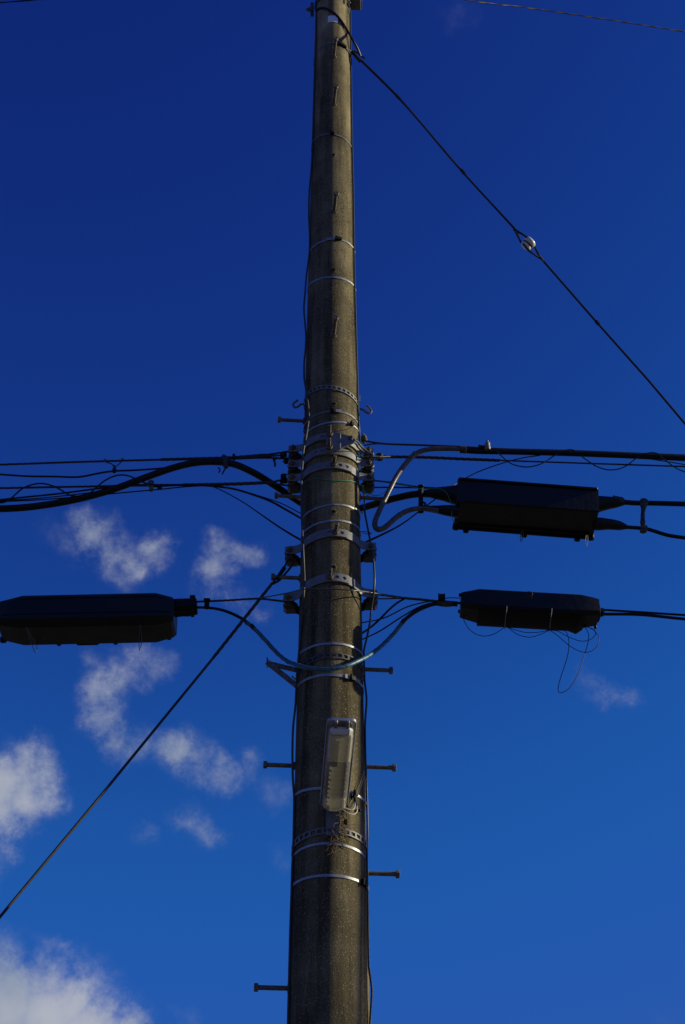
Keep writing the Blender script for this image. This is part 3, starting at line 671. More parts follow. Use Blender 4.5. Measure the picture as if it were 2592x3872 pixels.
# fan going down behind the pole
wire('drop_wire', 'thick wire of the left fan dropping behind the pole', [(572, 1840), (640, 1836), (720, 1834), (777, 1836), (880, 1848), (953, 1869), (1027, 1897), (1085, 1929, YP + .06), (1137, 1959, YP + .13), (1180, 1985, YB)], 8, RUB, 'wire', 'wires fanning down behind the pole')
wire('drop_wire', 'thin upper wire of the left fan dropping behind the pole', [(840, 1842), (900, 1852), (990, 1878), (1063, 1903, YP + .05), (1137, 1941, YP + .13), (1180, 1962, YB)], 4, RUB, 'wire', 'wires fanning down behind the pole')
wire('drop_wire', 'steepest wire of the left fan, thicker near the pole', [(800, 1838), (830, 1850), (880, 1876), (940, 1912), (990, 1947), (1063, 1997, YP + .05), (1137, 2041, YP + .13), (1180, 2062, YB), (1260, 2078, YB), (1340, 2066, YB), (1372, 2055, YP + .13), (1436, 2026, YP + .06), (1500, 1994, YP), (1532, 1974), (1580, 1938), (1643, 1890), (1715, 1836, YP + .12), (1751, 1814, YP + .15), (1819, 1780), (1899, 1752), (1979, 1731), (2043, 1722)], 6.5, RUB, 'wire', radii=[4, 4.5, 8, 8, 8, 5, 4.5, 4.5, 4.5, 4.5])
# pole-side vertical cables
def hug(pts, off):
    out = []
    for p in pts:
        out.append(S(p[0], p[1], off) if len(p) == 2 else P(*p))
    return out
def vcable(name, label, pts, r, mt, off=.006, parent_group=None):
    w = hug(pts, off); m = MB(); tube(m, w, r, 8, step=.02); return tag(m.build(name, mt, origin=w[0], angle=60), label, 'cable', parent_group)
YE = YP - .05
vcable('ground_wire', 'grey cable down the left edge of the pole, bulging out in loose bends',
    [(1196, -40), (1196, 100), (1190, 300), (1184, 500), (1178, 640), (1171, 715, YE), (1169, 760, YE), (1169, 830, YE), (1172, 900, YE), (1170, 960, YE), (1160, 1040, YE), (1155, 1100, YE), (1150, 1170, YE), (1154, 1220, YE), (1158, 1280, YE), (1155, 1330, YE), (1151, 1370, YE), (1151, 1430, YE), (1153, 1445, YP - .09), (1158, 1475, YP - .11), (1165, 1525, YP - .13), (1169, 1570, YP - .13), (1165, 1610, YP - .13), (1157, 1660, YP - .14), (1149, 1700, YP - .14), (1144, 1760, YP - .14), (1141, 1830, YP - .13), (1140, 1880, YP - .12), (1142, 1950, YP - .12), (1145, 2030, YP - .14), (1147, 2080, YP - .15), (1150, 2140, YP - .14), (1152, 2200, YP - .15), (1149, 2250, YP - .14), (1146, 2300, YP - .10), (1143, 2340), (1137, 2400), (1131, 2470), (1123, 2560), (1121, 2610), (1117, 2680, YE), (1110, 2740, YE), (1107, 2810, YE), (1107, 2900, YE), (1109, 2960, YE), (1113, 3010), (1112, 3100), (1110, 3200), (1106, 3280), (1103, 3380), (1099, 3500), (1096, 3620), (1090, 3872), (1080, 4300)], .0046, GREYJ)
vcable('ground_cable', 'dark teal cable down the right edge of the pole, leaving it at the clamp bands',
    [(1326, 40), (1332, 500), (1338, 760), (1341, 1000), (1346, 1200), (1352, 1404), (1356, 1559), (1360, 1640), (1366, 1730, YP + .10), (1374, 1800, YP + .12), (1379, 1890, YP + .10), (1380, 1935, YP), (1390, 1990, YP - .01), (1400, 2040, YP - .01), (1407, 2080, YP - .09), (1414, 2130, YP - .10), (1417, 2200, YP - .10), (1413, 2250, YP - .08), (1407, 2290, YP - .05), (1398, 2362, YP - .04), (1387, 2416, YP - .04), (1377, 2460), (1378, 2515), (1383, 2572), (1387, 2649, YE), (1382, 2725), (1383, 2870), (1388, 3000), (1391, 3141), (1388, 3250), (1391, 3400), (1394, 3560), (1396, 3660, YE), (1402, 3700, YE), (1407, 3740, YE), (1404, 3809, YE), (1400, 3872, YE), (1398, 4000), (1402, 4300)], .0043, TEAL)
vcable('green_wire', 'green wire slung round the pole below the third clamp band', [(1146, 1828), (1160, 1818), (1185, 1811), (1210, 1811), (1245, 1817), (1280, 1818), (1320, 1818), (1345, 1823), (1362, 1833, YP - .05), (1374, 1837, YP - .05)], .0019, GREEN, .004)
m = MB()
for pts in [[(1332, 1651), (1350, 1661), (1362, 1672), (1372, 1678)], [(1328, 1694), (1345, 1704), (1360, 1719), (1372, 1727)], [(1364, 1764), (1366, 1776), (1365, 1795)], [(1375, 1838), (1377, 1860), (1388, 1873), (1395, 1875)], [(1369, 1840), (1384, 1862), (1400, 1870)]]:
    tube(m, W(pts, YP - .055), .0019, 6, step=.008)
tag(m.build('green_wire', GREEN), 'green wire ends wound between the right hand insulators', 'wire')
wire('green_wire', 'green wire running out from the insulators to the upper right splice case', [(1413, 1819), (1484, 1822), (1520, 1832), (1556, 1841), (1600, 1849), (1640, 1848), (1664, 1848), (1688, 1862), (1700, 1885), (1707, 1905), (1709, 1940), (1711, 1960), (1719, 1975)], 2.4, GREEN, 'wire', Y=YP - .06)
wire('loose_wire', 'thin dark wire tuft curling off the strap above the anchor plate', [(1265, 1632), (1300, 1626), (1325, 1618), (1333, 1608), (1331, 1592), (1345, 1586), (1360, 1592), (1364, 1606), (1352, 1612), (1340, 1607), (1334, 1597)], 1.8, RUB, 'wire', Y=YP - .13)
wire('loose_wire', 'thin black wire lying across the second clamp band', [(1246, 1712), (1275, 1708), (1310, 1707), (1335, 1711), (1350, 1726), (1368, 1733)], 2.5, RUB, 'wire', Y=YP - .155)
wire('loose_wire', 'small wire pigtail beside the strap above the fourth clamp band', [(1362, 2012), (1380, 2010), (1400, 2014), (1406, 2018), (1385, 2019), (1372, 2014)], 2.5, RUB, 'wire', Y=YP - .03)
# messenger over band 5
wire('messenger_wire', 'thin bright wire crossing the front of the pole at the lowest clamp band', [(983, 2262, YP - .02), (1085, 2243, YP - .10), (1140, 2230, YP - .17), (1170, 2226, YP - .185), (1250, 2227, YP - .19), (1330, 2232, YP - .18), (1370, 2236, YP - .13), (1418, 2243, YP - .06), (1470, 2253, YP - .02), (1524, 2261)], 4.6, SHEATH, 'wire', lobes=3, twist=90)
wire('messenger_wire', 'lower strand from the lowest left insulator to the left splice case', [(1100, 2277), (1040, 2270), (983, 2264), (865, 2270), (800, 2273), (730, 2276)], 7.5, STRAND, 'wire', lobes=3, twist=80)

# guy wires
lg = W([(1030, 2206, YP), (807, 2488, YP - .05), (389, 3000, YP - .15), (0, 3468, YP - .25)], YP)
d = (lg[-1] - lg[1]).normalized(); lg.append(lg[-1] + d * ((lg[-1].z - 0) / -d.z))
o = empty('guy_wire', lg[0], 'straight guy wire slanting down left from the fourth clamp band', 'guy wire')
m = MB(); tube(m, lg, .0056, 8, smooth=False); m.build('guy_strand', STRAND, o)
m = MB(); tube(m, [lg[0], lg[0].lerp(lg[1], .5), lg[1]], .0075, 9, lobes=3, twist=60, step=.01, radii=[.0064, .0070, .0070, .0066]); m.build('preformed_grip', STRAND, o)
m = MB(); tube(m, W([(1100, 2100, YP - .06), (1088, 2122), (1075, 2146), (1050, 2182), (1030, 2206)], YP - .02), .0048, 7); m.build('guy_loop', STRAND, o)
m = MB(); tube(m, W([(1112, 2125, YP - .04), (1100, 2145), (1075, 2175), (1055, 2196), (1030, 2209)], YP - .01), .0052, 7); m.build('guy_loop', STRAND, o)
m = MB(); tube(m, W([(1077, 2146), (1062, 2168), (1048, 2190)], YP - .02), .0095, 8, step=.01); m.build('loop_sleeve', RUB, o)
rg0 = W([(1332, 195, YP - .05), (1510, 372, YP + .02), (1750, 650, YP + .05), (1948, 866, YP + .08)], YP)
rg1 = W([(2044, 974, YP + .09), (2262, 1224, YP + .1), (2450, 1435, YP + .11), (2592, 1603, YP + .12)], YP)
d = (rg1[-1] - rg1[0]).normalized(); rg1.append(rg1[-1] + d * (rg1[-1].z / -d.z))
o = empty('guy_wire', rg0[0], 'guy wire slanting down right from the pole top, with a white insulator in it', 'guy wire')
m = MB(); tube(m, rg0, .0066, 8, step=.05, lobes=2, twist=60, amp=.12); m.build('upper_guy_strand', RUB, o)
m = MB(); tube(m, rg1, .0058, 8, smooth=False); m.build('lower_guy_strand', RUB, o)
for a, b in [((1332, 195), (1362, 232)), ((1498, 358), (1512, 374)), ((1745, 642), (1756, 656)), ((2255, 1214), (2264, 1226))]:
    m = MB(); cyl(m, P(*a, YP + .03 if a[0] > 1400 else YP - .05), P(*b, YP + .03 if a[0] > 1400 else YP - .04), .0098, 8); m.build('sleeve', RUB, o)
m = MB(); tube(m, hug([(1196, 40), (1210, 31), (1235, 32), (1258, 44), (1278, 62), (1300, 92), (1318, 122)], .007) + W([(1334, 150, YP - .10), (1352, 182, YP - .06), (1364, 212, YP - .02)], YP), .0072, 8); m.build('pole_wrap', RUB, o)
m = MB(); tube(m, W([(1324, 186, YP - .02), (1345, 196), (1362, 207), (1380, 222)], YP), .0055, 8); m.build('back_wrap', RUB, o)
m = MB(); tube(m, hug([(1280, 66), (1300, 98), (1312, 130), (1319, 165), (1322, 195)], .005), .0026, 6); m.build('seizing_wire', STRAND, o)
# guy insulator
gi = empty('guy_insulator', P(1998, 921, YP + .085), 'round white porcelain guy insulator in the right hand guy wire', 'insulator')
c = P(1998, 921, YP + .085); ax = (P(2012, 912, YP + .085) - P(1984, 930, YP + .085)).normalized() + V((0, -.45, 0)); ax.normalize()
m = MB(); lathe(m, c - ax * .034, ax, [(0, .012), (.003, .024), (.010, .030), (.017, .031), (.024, .0295), (.027, .0245), (.031, .0245), (.034, .032), (.040, .0345), (.049, .035), (.056, .033), (.061, .026), (.063, .012)], 32)
m.build('porcelain_body', PORC, gi, angle=50)
u_, w_ = frame(ax)
m = MB(); ring = [c - ax * .005 + (u_ * math.cos(a) + w_ * math.sin(a)) * .0262 for a in [2 * math.pi * k / 24 for k in range(25)]]; tube(m, ring, .004, 6, smooth=False); m.build('groove_wire', RUB, gi)
cy = c.y
m = MB(); tube(m, [P(1948, 868, cy), P(1972, 883, cy - .02), P(1994, 898, cy - .035)], .0058, 8); tube(m, [P(1944, 866, cy), P(1958, 890, cy), P(1971, 917, cy)], .0058, 8)
tube(m, [P(1980, 922, cy - .038), P(1998, 945, cy - .045), P(2015, 958, cy - .03), P(2046, 978, cy)], .0058, 8); tube(m, [P(2022, 934, cy + .0), P(2034, 956, cy), P(2044, 974, cy)], .0058, 8)
m.build('wire_loop', RUB, gi)
m = MB(); tube(m, [P(1950, 874, cy - .005), P(1962, 886, cy - .005)], .0065, 7); tube(m, [P(2040, 966, cy - .006), P(2056, 986, cy - .006)], .006, 7); m.build('wire_clip', GALV_DULL, gi)

# overhead twisted wires in the top corners
P0 = P(1330, -95, YP)
w = [P0] + W([(1550, -45, YP + .3), (1785, 3, YP + .6), (2000, 30, YP + .9), (2300, 74, YP + 1.2), (2592, 120, YP + 1.5)], YP); w = far(w, 12, .6)
m = MB(); tube(m, w, .0047, 8, lobes=2, twist=11, amp=.2, step=.03); tag(m.build('overhead_wire', BLACKB, origin=P0), 'twisted overhead wire crossing the top right corner', 'wire', 'overhead wires from the pole top')
P0 = P(1180, -95, YP)
w = [P0] + W([(800, -60, YP + .4), (400, -22, YP + .7), (130, 0, YP + .9), (0, 10, YP + 1.0)], YP); w = far(w, 12, .6)
m = MB(); tube(m, w, .0047, 8, lobes=2, twist=11, amp=.2, step=.03); tag(m.build('overhead_wire', BLACKB, origin=P0), 'overhead wire just clipping the top left corner', 'wire', 'overhead wires from the pole top')
# top bracket
tb = empty('top_bracket', P(1256, -10, YP - .1), 'dark steel bracket clamped to the very top of the visible pole', 'bracket')
zt = ring_z((1258, -22), (1190, 22), (1324, 10)); zc = zt(0)
m = MB(); strip(m, lambda u, w_, t: pole_pt(u, zt(u) + w_, t), [2 * math.pi * k / 60 for k in range(60)], -.022, .022, .002, .006, True); m.build('band', GALV_DULL, tb)
m = MB(); box(m, P(1346, 14, YP), (.032, 0, 0), (0, .035, 0), (0, 0, .020), .1); m.build('angle_block', GALV_DULL, tb)
m = MB(); box(m, P(1368, 18, YP - .03), (.0035, 0, 0), (0, .03, 0), (0, 0, .020), .1); m.build('side_plate', GALV, tb)
m = MB(); cyl(m, P(1343, 18, YP - .05), P(1343, 18, YP - .035), .009, 6); cyl(m, P(1342, 2, YP - .05), P(1342, 2, YP - .035), .009, 6); m.build('bolt', RUST, tb)
m = MB(); box(m, P(1181, 36, YP), (.010, 0, 0), (0, .03, 0), (0, 0, .034), .15); m.build('left_lug', GALV_DULL, tb)
m = MB(); cyl(m, P(1159, 37, YP - .01), P(1182, 34, YP - .01), .0085, 10); cyl(m, P(1168, 37, YP - .01), P(1176, 35, YP - .01), .016, 6); cyl(m, P(1178, 22, YP - .01), P(1178, 46, YP - .01), .003, 6); m.build('left_bolt', RUST, tb)
m = MB(); tube(m, W([(1312, -4), (1318, 6), (1326, 10)], YP - .08), .005, 7); tube(m, W([(1324, 30), (1322, 42), (1319, 50)], YP - .05), .003, 6); m.build('bond_wire', GALV, tb)
# end-of-frame pole top hardware (above the picture)
m = MB(); cyl(m, P(1180, -95, YP - .01), P(1330, -95, YP - .01), .02, 8); m.build('cross_bolt', GALV_DULL, tb)

# ------------------------------------------------------------------ right-hand cables
o = wire('messenger_wire', 'upper right messenger wire leaving the top right insulator', [(1386, 1668), (1444, 1677), (1590, 1683), (1739, 1689), (1819, 1694), (1900, 1698), (2138, 1704), (2592, 1722)], 8, STRAND, 'wire', GR, lobes=3, twist=90, ends='e', Y=YP + .02)
m = MB(); box(m, P(1377, 1660, YP - .02), (.014, 0, 0), (0, .014, 0), (0, 0, .020), .3); m.build('clamp_box', TAPE, o)
m = MB(); cyl(m, P(1375, 1642, YP - .02), P(1376, 1676, YP - .02), .006, 8); cyl(m, P(1382, 1654, YP - .03), P(1386, 1668, YP - .03), .0075, 6); m.build('clamp_bolt', RUST, o)
wire('messenger_tail', 'short strand spliced under the upper right messenger near the pole', [(1378, 1684), (1410, 1679), (1444, 1678), (1520, 1681)], 5, STRAND, 'wire', lobes=3, twist=80)
wire('trunk_cable', 'thick black cable along the upper right messenger, leaving at the right edge', [(1745, 1702), (1800, 1706), (1900, 1708), (2138, 1714), (2350, 1722), (2592, 1733)], 22, RUB, 'cable', ends='e', n=12)
bc = empty('bolt_clamp', P(1846, 1690, YP - .02), 'small pale bolted clamp standing on the upper right messenger', 'clamp')
m = MB(); lathe(m, P(1845, 1700, YP - .02), (0, -.2, 1), [(0, .013), (.012, .015), (.018, .012), (.022, .0125), (.034, .0125), (.038, .007), (.048, .006)], 14); m.build('clamp_body', GALV, bc)
m = MB(); box(m, P(1824, 1691, YP - .01), (.018, 0, 0), (0, .01, 0), (0, 0, .008), .3); cyl(m, P(1810, 1685, YP - .01), P(1822, 1688, YP - .01), .006, 8); m.build('clamp_jaw', RUB, bc)
sh = wire('sheathed_cable', 'grey sheathed cable bending down in a hook into the upper right splice case', [(1755, 1699), (1675, 1697), (1611, 1701), (1571, 1717), (1532, 1757), (1500, 1802), (1472, 1856), (1444, 1913), (1422, 1962), (1418, 1985), (1425, 2000), (1440, 2002), (1462, 1990), (1500, 1956), (1540, 1932), (1595, 1922), (1660, 1930)], 19, SHEATH, 'cable', Y=YP - .06, n=12, radii=[17, 18, 19, 20, 19, 20, 20, 20, 20, 19, 18, 16])
m = MB(); tube(m, W([(1740, 1700), (1755, 1701), (1764, 1702)], YP - .055), .0175, 12, step=.006); m.build('tape_band', TAPE, sh)
for a in [[(1565, 1722), (1573, 1713)], [(1428, 2001), (1436, 2003)], [(1508, 1950), (1515, 1945)]]:
    m = MB(); tube(m, W(a, YP - .06), .0132, 10); m.build('sheath_band', GALV_DULL, sh)
o = wire('messenger_wire', 'second right messenger wire from the anchor plate to the right edge', [(1400, 1724, YP - .06), (1436, 1727, YP - .03), (1500, 1726), (1600, 1729), (1740, 1735), (1899, 1741), (2250, 1753), (2592, 1764)], 6.5, STRAND, 'wire', GR, lobes=3, twist=90, ends='e', Y=YP + .03)
m = MB(); tube(m, W([(1440, 1727), (1600, 1729), (1740, 1735), (1890, 1741)], YP + .03), .0074, 9, lobes=3, twist=70, step=.01); m.build('preformed_grip', STRAND, o)
m = MB(); box(m, P(1436, 1728, YP), (.017, 0, 0), (0, .014, 0), (0, 0, .020), .3); m.build('clamp_box', BLACKB, o)
m = MB(); tube(m, W([(1402, 1735), (1420, 1738), (1432, 1738)], YP - .02), .003, 6); tube(m, W([(1370, 1730), (1400, 1728), (1440, 1731)], YP - .04), .006, 7); m.build('clamp_pin', RUST, o)
for i, (lab, pts) in enumerate([('first hanging loop of lashing wire under the thick right cable', [(1880, 1708), (1893, 1720), (1931, 1752), (1965, 1763), (1995, 1766), (2030, 1760), (2059, 1748), (2106, 1717), (2146, 1701), (2165, 1701), (2178, 1706)]),
    ('second hanging loop of lashing wire under the thick right cable', [(2200, 1725), (2212, 1734), (2250, 1760), (2285, 1774), (2314, 1777), (2345, 1772), (2370, 1761), (2418, 1725), (2458, 1712), (2485, 1714), (2500, 1724)]),
    ('last loop of lashing wire, cut off by the right edge', [(2490, 1722), (2515, 1738), (2538, 1757), (2565, 1774), (2592, 1785), (2640, 1795), (2700, 1770)])]):
    wire('lashing_wire', lab, pts, 4.6, RUB, 'wire', 'loops of lashing wire', Y=YP - .03)
wire('drop_wire', 'wire diverging below the thick right cable at the right edge', [(2400, 1728), (2500, 1742), (2592, 1757), (2700, 1775)], 4, RUB, 'wire', ends='e', Y=YP + .03)
wire('messenger_wire', 'third right messenger strand from the third insulator to the splice case neck', [(1410, 1817), (1450, 1821), (1484, 1825), (1556, 1838), (1600, 1843), (1650, 1846)], 7, STRAND, 'wire', lobes=3, twist=80, Y=YP)
wire('messenger_wire', 'lower right strand running level under the third insulator', [(1395, 1843), (1500, 1843), (1600, 1845), (1660, 1850)], 6, RUB, 'wire', Y=YP + .04)
wire('loose_wire', 'slack dark wire hanging from the lower right insulator to the cable hook', [(1398, 1866), (1410, 1872), (1430, 1874), (1448, 1866), (1462, 1856)], 2.6, TEAL, 'wire', Y=YP - .03)

# ------------------------------------------------------------------ splice cases
def section(hy, hz, ch, n=1):
    cy_, cz_ = hy * ch, hz * ch
    return [(-hy + cy_, -hz), (hy - cy_, -hz), (hy, -hz + cz_), (hy, hz - cz_), (hy - cy_, hz), (-hy + cy_, hz), (-hy, hz - cz_), (-hy, -hz + cz_)]
def loft(mb, a, b, secs, roll=0):
    """secs: (t along a->b, half depth, half height, chamfer, dy, dz)"""
    d = (b - a).normalized(); up = V((0, 0, 1)); sd = d.cross(up).normalized(); up = sd.cross(d)
    sd = -sd  # sd now points to -... keep camera side = -Y
    vs_ = []; n = 8
    for (t, hy, hz, ch, dy, dz) in secs:
        c = a + (b - a) * t
        for (y, z) in section(hy, hz, ch):
            y += dy; z += dz
            vs_.append(c + V((0, 1, 0)) * y + up * z)
    m = len(secs)
    fs = [(i * n + k, (i + 1) * n + k, (i + 1) * n + (k + 1) % n, i * n + (k + 1) % n) for i in range(m - 1) for k in range(n)]
    fs += [tuple(range(n)), tuple((m - 1) * n + k for k in range(n - 1, -1, -1))]
    return mb.add(vs_, fs)
def fix_normals(o):
    import bmesh
    bm = bmesh.new(); bm.from_mesh(o.data); bmesh.ops.recalc_face_normals(bm, faces=bm.faces[:]); bm.to_mesh(o.data); bm.free()
# upper right case: long flat box
YC = YP + .02
a, b = P(1724, 1902, YC), P(2253, 1942, YC)
case = empty('splice_case', (a + b) / 2, 'large black box shaped splice case hanging on the upper right cables', 'splice case', 'black cable splice cases')
m = MB(); hy, hz = .100, .066
loft(m, a, b, [(0, hy, hz, .10, 0, 0), (.006, hy * 1.02, hz * 1.04, .08, 0, 0), (.985, hy * 1.0, hz * 1.0, .08, 0, 0), (1, hy * .985, hz * .97, .1, 0, 0)])
q = m.build('case_body', BLACK, case, angle=25); fix_normals(q)
dd = (b - a).normalized(); upv = V((0, 0, 1)); upv = (upv - dd * upv.dot(dd)).normalized(); yv = V((0, 1, 0))
cc = (a + b) / 2; hl = (b - a).length / 2
m = MB(); box(m, cc - yv * (hy + .004) + upv * (hz - .006), dd * (hl * .985), yv * .006, upv * .0055, .2); m.build('lid_edge', BLACK, case, angle=25)
m = MB(); box(m, cc - upv * (hz + .004) + yv * (hy - .036), dd * (hl * .94), yv * .005, upv * .006, .2); m.build('bottom_rail', BLACKB, case, angle=25)
m = MB(); box(m, cc - upv * (hz + .002) + yv * (hy - .004), dd * (hl * 1.02), yv * .008, upv * .007, .2); m.build('bottom_flange', BLACKB, case, angle=25)
for t in (-.82, 0.02, .78):
    m = MB(); box(m, cc + dd * (hl * t) - upv * (hz + .009) + yv * (hy + .004), dd * .013, yv * .012, upv * .009, .25); m.build('latch', BLACKB, case, angle=30)
for t in (-.97, .97):
    m = MB(); box(m, cc + dd * (hl * t) - upv * (hz - .004) + yv * (hy - .006), dd * .014, yv * .016, upv * .016, .2); m.build('corner_foot', BLACKB, case, angle=30)
for x, y, x2, y2 in [(1979, 2005, 1971, 2048), (2222, 2017, 2217, 2066)]:
    m = MB(); tube(m, W([(x, y, YC + .07), ((x + x2) / 2 + 4, (y + y2) / 2, YC + .05), (x2, y2, YC + .03), (x2 - 3, y2 - 16, YC + .03), (x - 3, y, YC + .07)], YC), .0019, 6, step=.01); m.build('wire_tag', GALV, case)
def neck(parent, pts, radii, mt=BLACK, Y=YC, name='neck'):
    m = MB(); tube(m, W(pts, Y), radii[0], 16, step=.01, radii=radii); return m.build(name, mt, parent, angle=45)
neck(case, [(1600, 1866), (1660, 1866), (1735, 1873)], [.014, .020, .029, .034, .042, .05], Y=YP - .01)
neck(case, [(1600, 1922), (1650, 1926), (1735, 1935)], [.012, .015, .018, .024, .027, .028], Y=YP - .04)
neck(case, [(2245, 1908), (2300, 1902), (2362, 1898)], [.044, .036, .030, .025, .015])
neck(case, [(2245, 1981), (2310, 1983), (2372, 1993)], [.030, .030, .026, .024, .021, .010])
m = MB(); tube(m, W([(2318, 1893), (2356, 1896)], YC - .002), .0255, 14, step=.006, radii=[.0245, .027, .025, .025, .019]); m.build('tape_band', TAPE, case)
ju = empty('cable_brace', P(1591, 1880, YP - .03), 'upright black clip holding two cable necks apart left of the upper right case', 'cable brace')
m = MB(); tube(m, W([(1592, 1839), (1592, 1880), (1592, 1935)], YP - .035), .0115, 10, step=.01, radii=[.013, .0125, .011, .011, .012, .014]); m.build('brace_body', BLACKB, ju)
m = MB(); tube(m, W([(1590, 1906), (1603, 1900), (1610, 1906), (1604, 1914)], YP - .04), .005, 7, step=.005); m.build('brace_screw', RUB, ju)
m = MB(); box(m, P(1592, 1842, YP - .04), (.013, 0, 0), (0, .016, 0), (0, 0, .006), .3); box(m, P(1592, 1930, YP - .05), (.013, 0, 0), (0, .016, 0), (0, 0, .006), .3); m.build('brace_jaw', BLACKB, ju)
wire('trunk_cable', 'black cable from the upper neck of the right case to the right edge', [(2350, 1898), (2400, 1902), (2480, 1903), (2592, 1906)], 19, RUB, 'cable', ends='e', n=12, Y=YC)
wire('trunk_cable', 'sagging black cable from the lower neck of the right case', [(2365, 1993), (2432, 1998), (2458, 2003), (2522, 2023), (2592, 2034), (2660, 2042)], 14, RUB, 'cable', ends='e', n=12, Y=YC)
tw = (empty('tape_tie', P(2433, 1950, YC), 'ragged tape tie binding the two cables right of the upper case', 'cable tie'))
m = MB(); tube(m, W([(2436, 1893), (2434, 1920), (2431, 1955), (2433, 2010)], YC - .01), .011, 10, step=.004, radii=[.019, .018, .014, .0105, .0095, .010, .0095, .0125, .010, .0135, .016]); m.build('tie_body', TAPE, tw)
for yy in (1897, 1905, 1990, 2002):
    m = MB(); tube(m, W([(2422, yy), (2434, yy + 2), (2448, yy - 1)], YC - .02), .0045, 6, step=.006); m.build('tape_turn', SHEATH, tw)

# left case
a, b = P(-20, 2347, YC), P(664, 2334, YC)
case = empty('splice_case', (a + b) / 2, 'biggest black splice case with sloped ends, at the left edge', 'splice case', 'black cable splice cases')
d3 = P(4, 2340, YC)
a = P(3, 2348, YC)
m = MB(); hy, hz = .101, .082
loft(m, a, b, [(0, hy * .80, hz * .60, .3, 0, 0), (.012, hy * .86, hz * .74, .3, 0, 0), (.13, hy, hz, .32, 0, 0), (.89, hy, hz, .32, 0, 0), (.985, hy * .86, hz * .78, .3, 0, 0), (1, hy * .8, hz * .66, .3, 0, 0)])
q = m.build('case_body', BLACK, case, angle=25); fix_normals(q)
dd = (b - a).normalized(); upv = V((0, 0, 1)); upv = (upv - dd * upv.dot(dd)).normalized(); cc = (a + b) / 2; hl = (b - a).length / 2
m = MB(); loft(m, a + upv * .046, b + upv * .046, [(.02, hy * .86, .004, .2, 0, -.012), (.13, hy * 1.03, .004, .2, 0, 0), (.89, hy * 1.03, .004, .2, 0, 0), (.98, hy * .86, .004, .2, 0, -.012)]); q = m.build('seam_flange', BLACK, case, angle=25); fix_normals(q)
m = MB(); loft(m, a - upv * .03, b - upv * .03, [(.03, hy * .90, .003, .2, 0, 0), (.13, hy * 1.015, .003, .2, 0, -.004), (.89, hy * 1.015, .003, .2, 0, -.004), (.98, hy * .9, .003, .2, 0, 0)]); q = m.build('lower_seam', BLACKB, case, angle=25); fix_normals(q)
for t in (-.35, -.02, .3): 
    m = MB(); box(m, cc + dd * (hl * t) - upv * (hz * .80) + yv * (hy * .82), dd * (.010 if t != -.02 else .05), yv * .012, upv * .012, .3); m.build('latch', BLACKB, case, angle=30)
m = MB(); box(m, P(640, 2409, YC + .07), dd * .010, yv * .012, upv * .010, .2); m.build('corner_lug', BLACKB, case, angle=30)
m = MB(); box(m, P(14, 2418, YC + .07), dd * .014, yv * .012, upv * .014, .2); m.build('corner_lug', BLACKB, case, angle=30)
m = MB(); loft(m, P(650, 2300, YC), P(746, 2293, YC), [(0, .040, .033, .4, 0, 0), (.9, .036, .030, .4, 0, 0), (1, .034, .028, .4, 0, 0)]); q = m.build('neck', BLACKB, case, angle=25); fix_normals(q)
m = MB(); box(m, P(729, 2258, YC - .03), (.012, 0, 0), (0, .008, 0), (0, 0, .008), .2); m.build('neck_buckle', BLACKB, case, angle=30)
m = MB(); box(m, P(728, 2294, YC), (.008, 0, 0), (0, .039, 0), (0, 0, .033), .3); m.build('neck_strap', BLACKB, case, angle=30)
m = MB(); box(m, P(708, 2323, YC + .02), (.014, 0, 0), (0, .012, 0), (0, 0, .005), .2); m.build('neck_lug', BLACKB, case, angle=30)
m = MB(); loft(m, P(-300, 2352, YC), a + dd * .01, [(0, .020, .020, .4, 0, 0), (.4, .04, .036, .4, 0, .01), (1, .044, .038, .4, 0, .012)]); q = m.build('neck', BLACKB, case, angle=25); fix_normals(q)
for p0, p1 in [((100, 2372), (138, 2467)), ((530, 2362), (531, 2458))]:
    m = MB(); tube(m, W([(p0[0], p0[1], YC - .11), ((p0[0] + p1[0]) / 2 - 4, (p0[1] + p1[1]) / 2, YC - .06), (p1[0] - 1, p1[1], YC + .10), (p1[0] + 2, p1[1] - 12, YC + .10), ((p0[0] + p1[0]) / 2 + 6, (p0[1] + p1[1]) / 2 - 2, YC - .05), (p0[0] + 3, p0[1] + 4, YC - .11)], YC), .0016, 6, step=.01); m.build('wire_tag', GALV_DULL, case)
w = far(W([(-300, 2352), (-200, 2353)], YC)[::-1], 8, .4)
m = MB(); tube(m, w, .012, 10); tag(m.build('trunk_cable', RUB), 'cable leaving the left case beyond the left edge', 'cable')

# lower right case
YD = YP - .015
a, b = P(1742, 2288, YD), P(2260, 2317, YD)
case = empty('splice_case', (a + b) / 2, 'slim black splice case with sloping ends and a small oval mark, lower right', 'splice case', 'black cable splice cases')
m = MB(); hy, hz = .072, .055
loft(m, a, b, [(0, hy * .78, hz * .70, .3, 0, 0), (.02, hy * .82, hz * .76, .3, 0, 0), (.13, hy, hz, .3, 0, 0), (.87, hy, hz, .3, 0, 0), (.96, hy * .86, hz * .84, .3, -.004, 0), (1, hy * .80, hz * .74, .3, -.004, 0)])
q = m.build('case_body', BLACK, case, angle=20); fix_normals(q)
dd = (b - a).normalized(); upv = V((0, 0, 1)); upv = (upv - dd * upv.dot(dd)).normalized(); cc = (a + b) / 2; hl = (b - a).length / 2
m = MB(); loft(m, a - upv * .030, b - upv * .030, [(.13, hy * 1.04, .026, .25, .006, 0), (.80, hy * 1.04, .026, .25, .006, 0), (.86, hy * 1.10, .030, .25, .012, -.004), (.90, hy * .92, .024, .25, .004, 0)]); q = m.build('cover', BLACKB, case, angle=20); fix_normals(q)
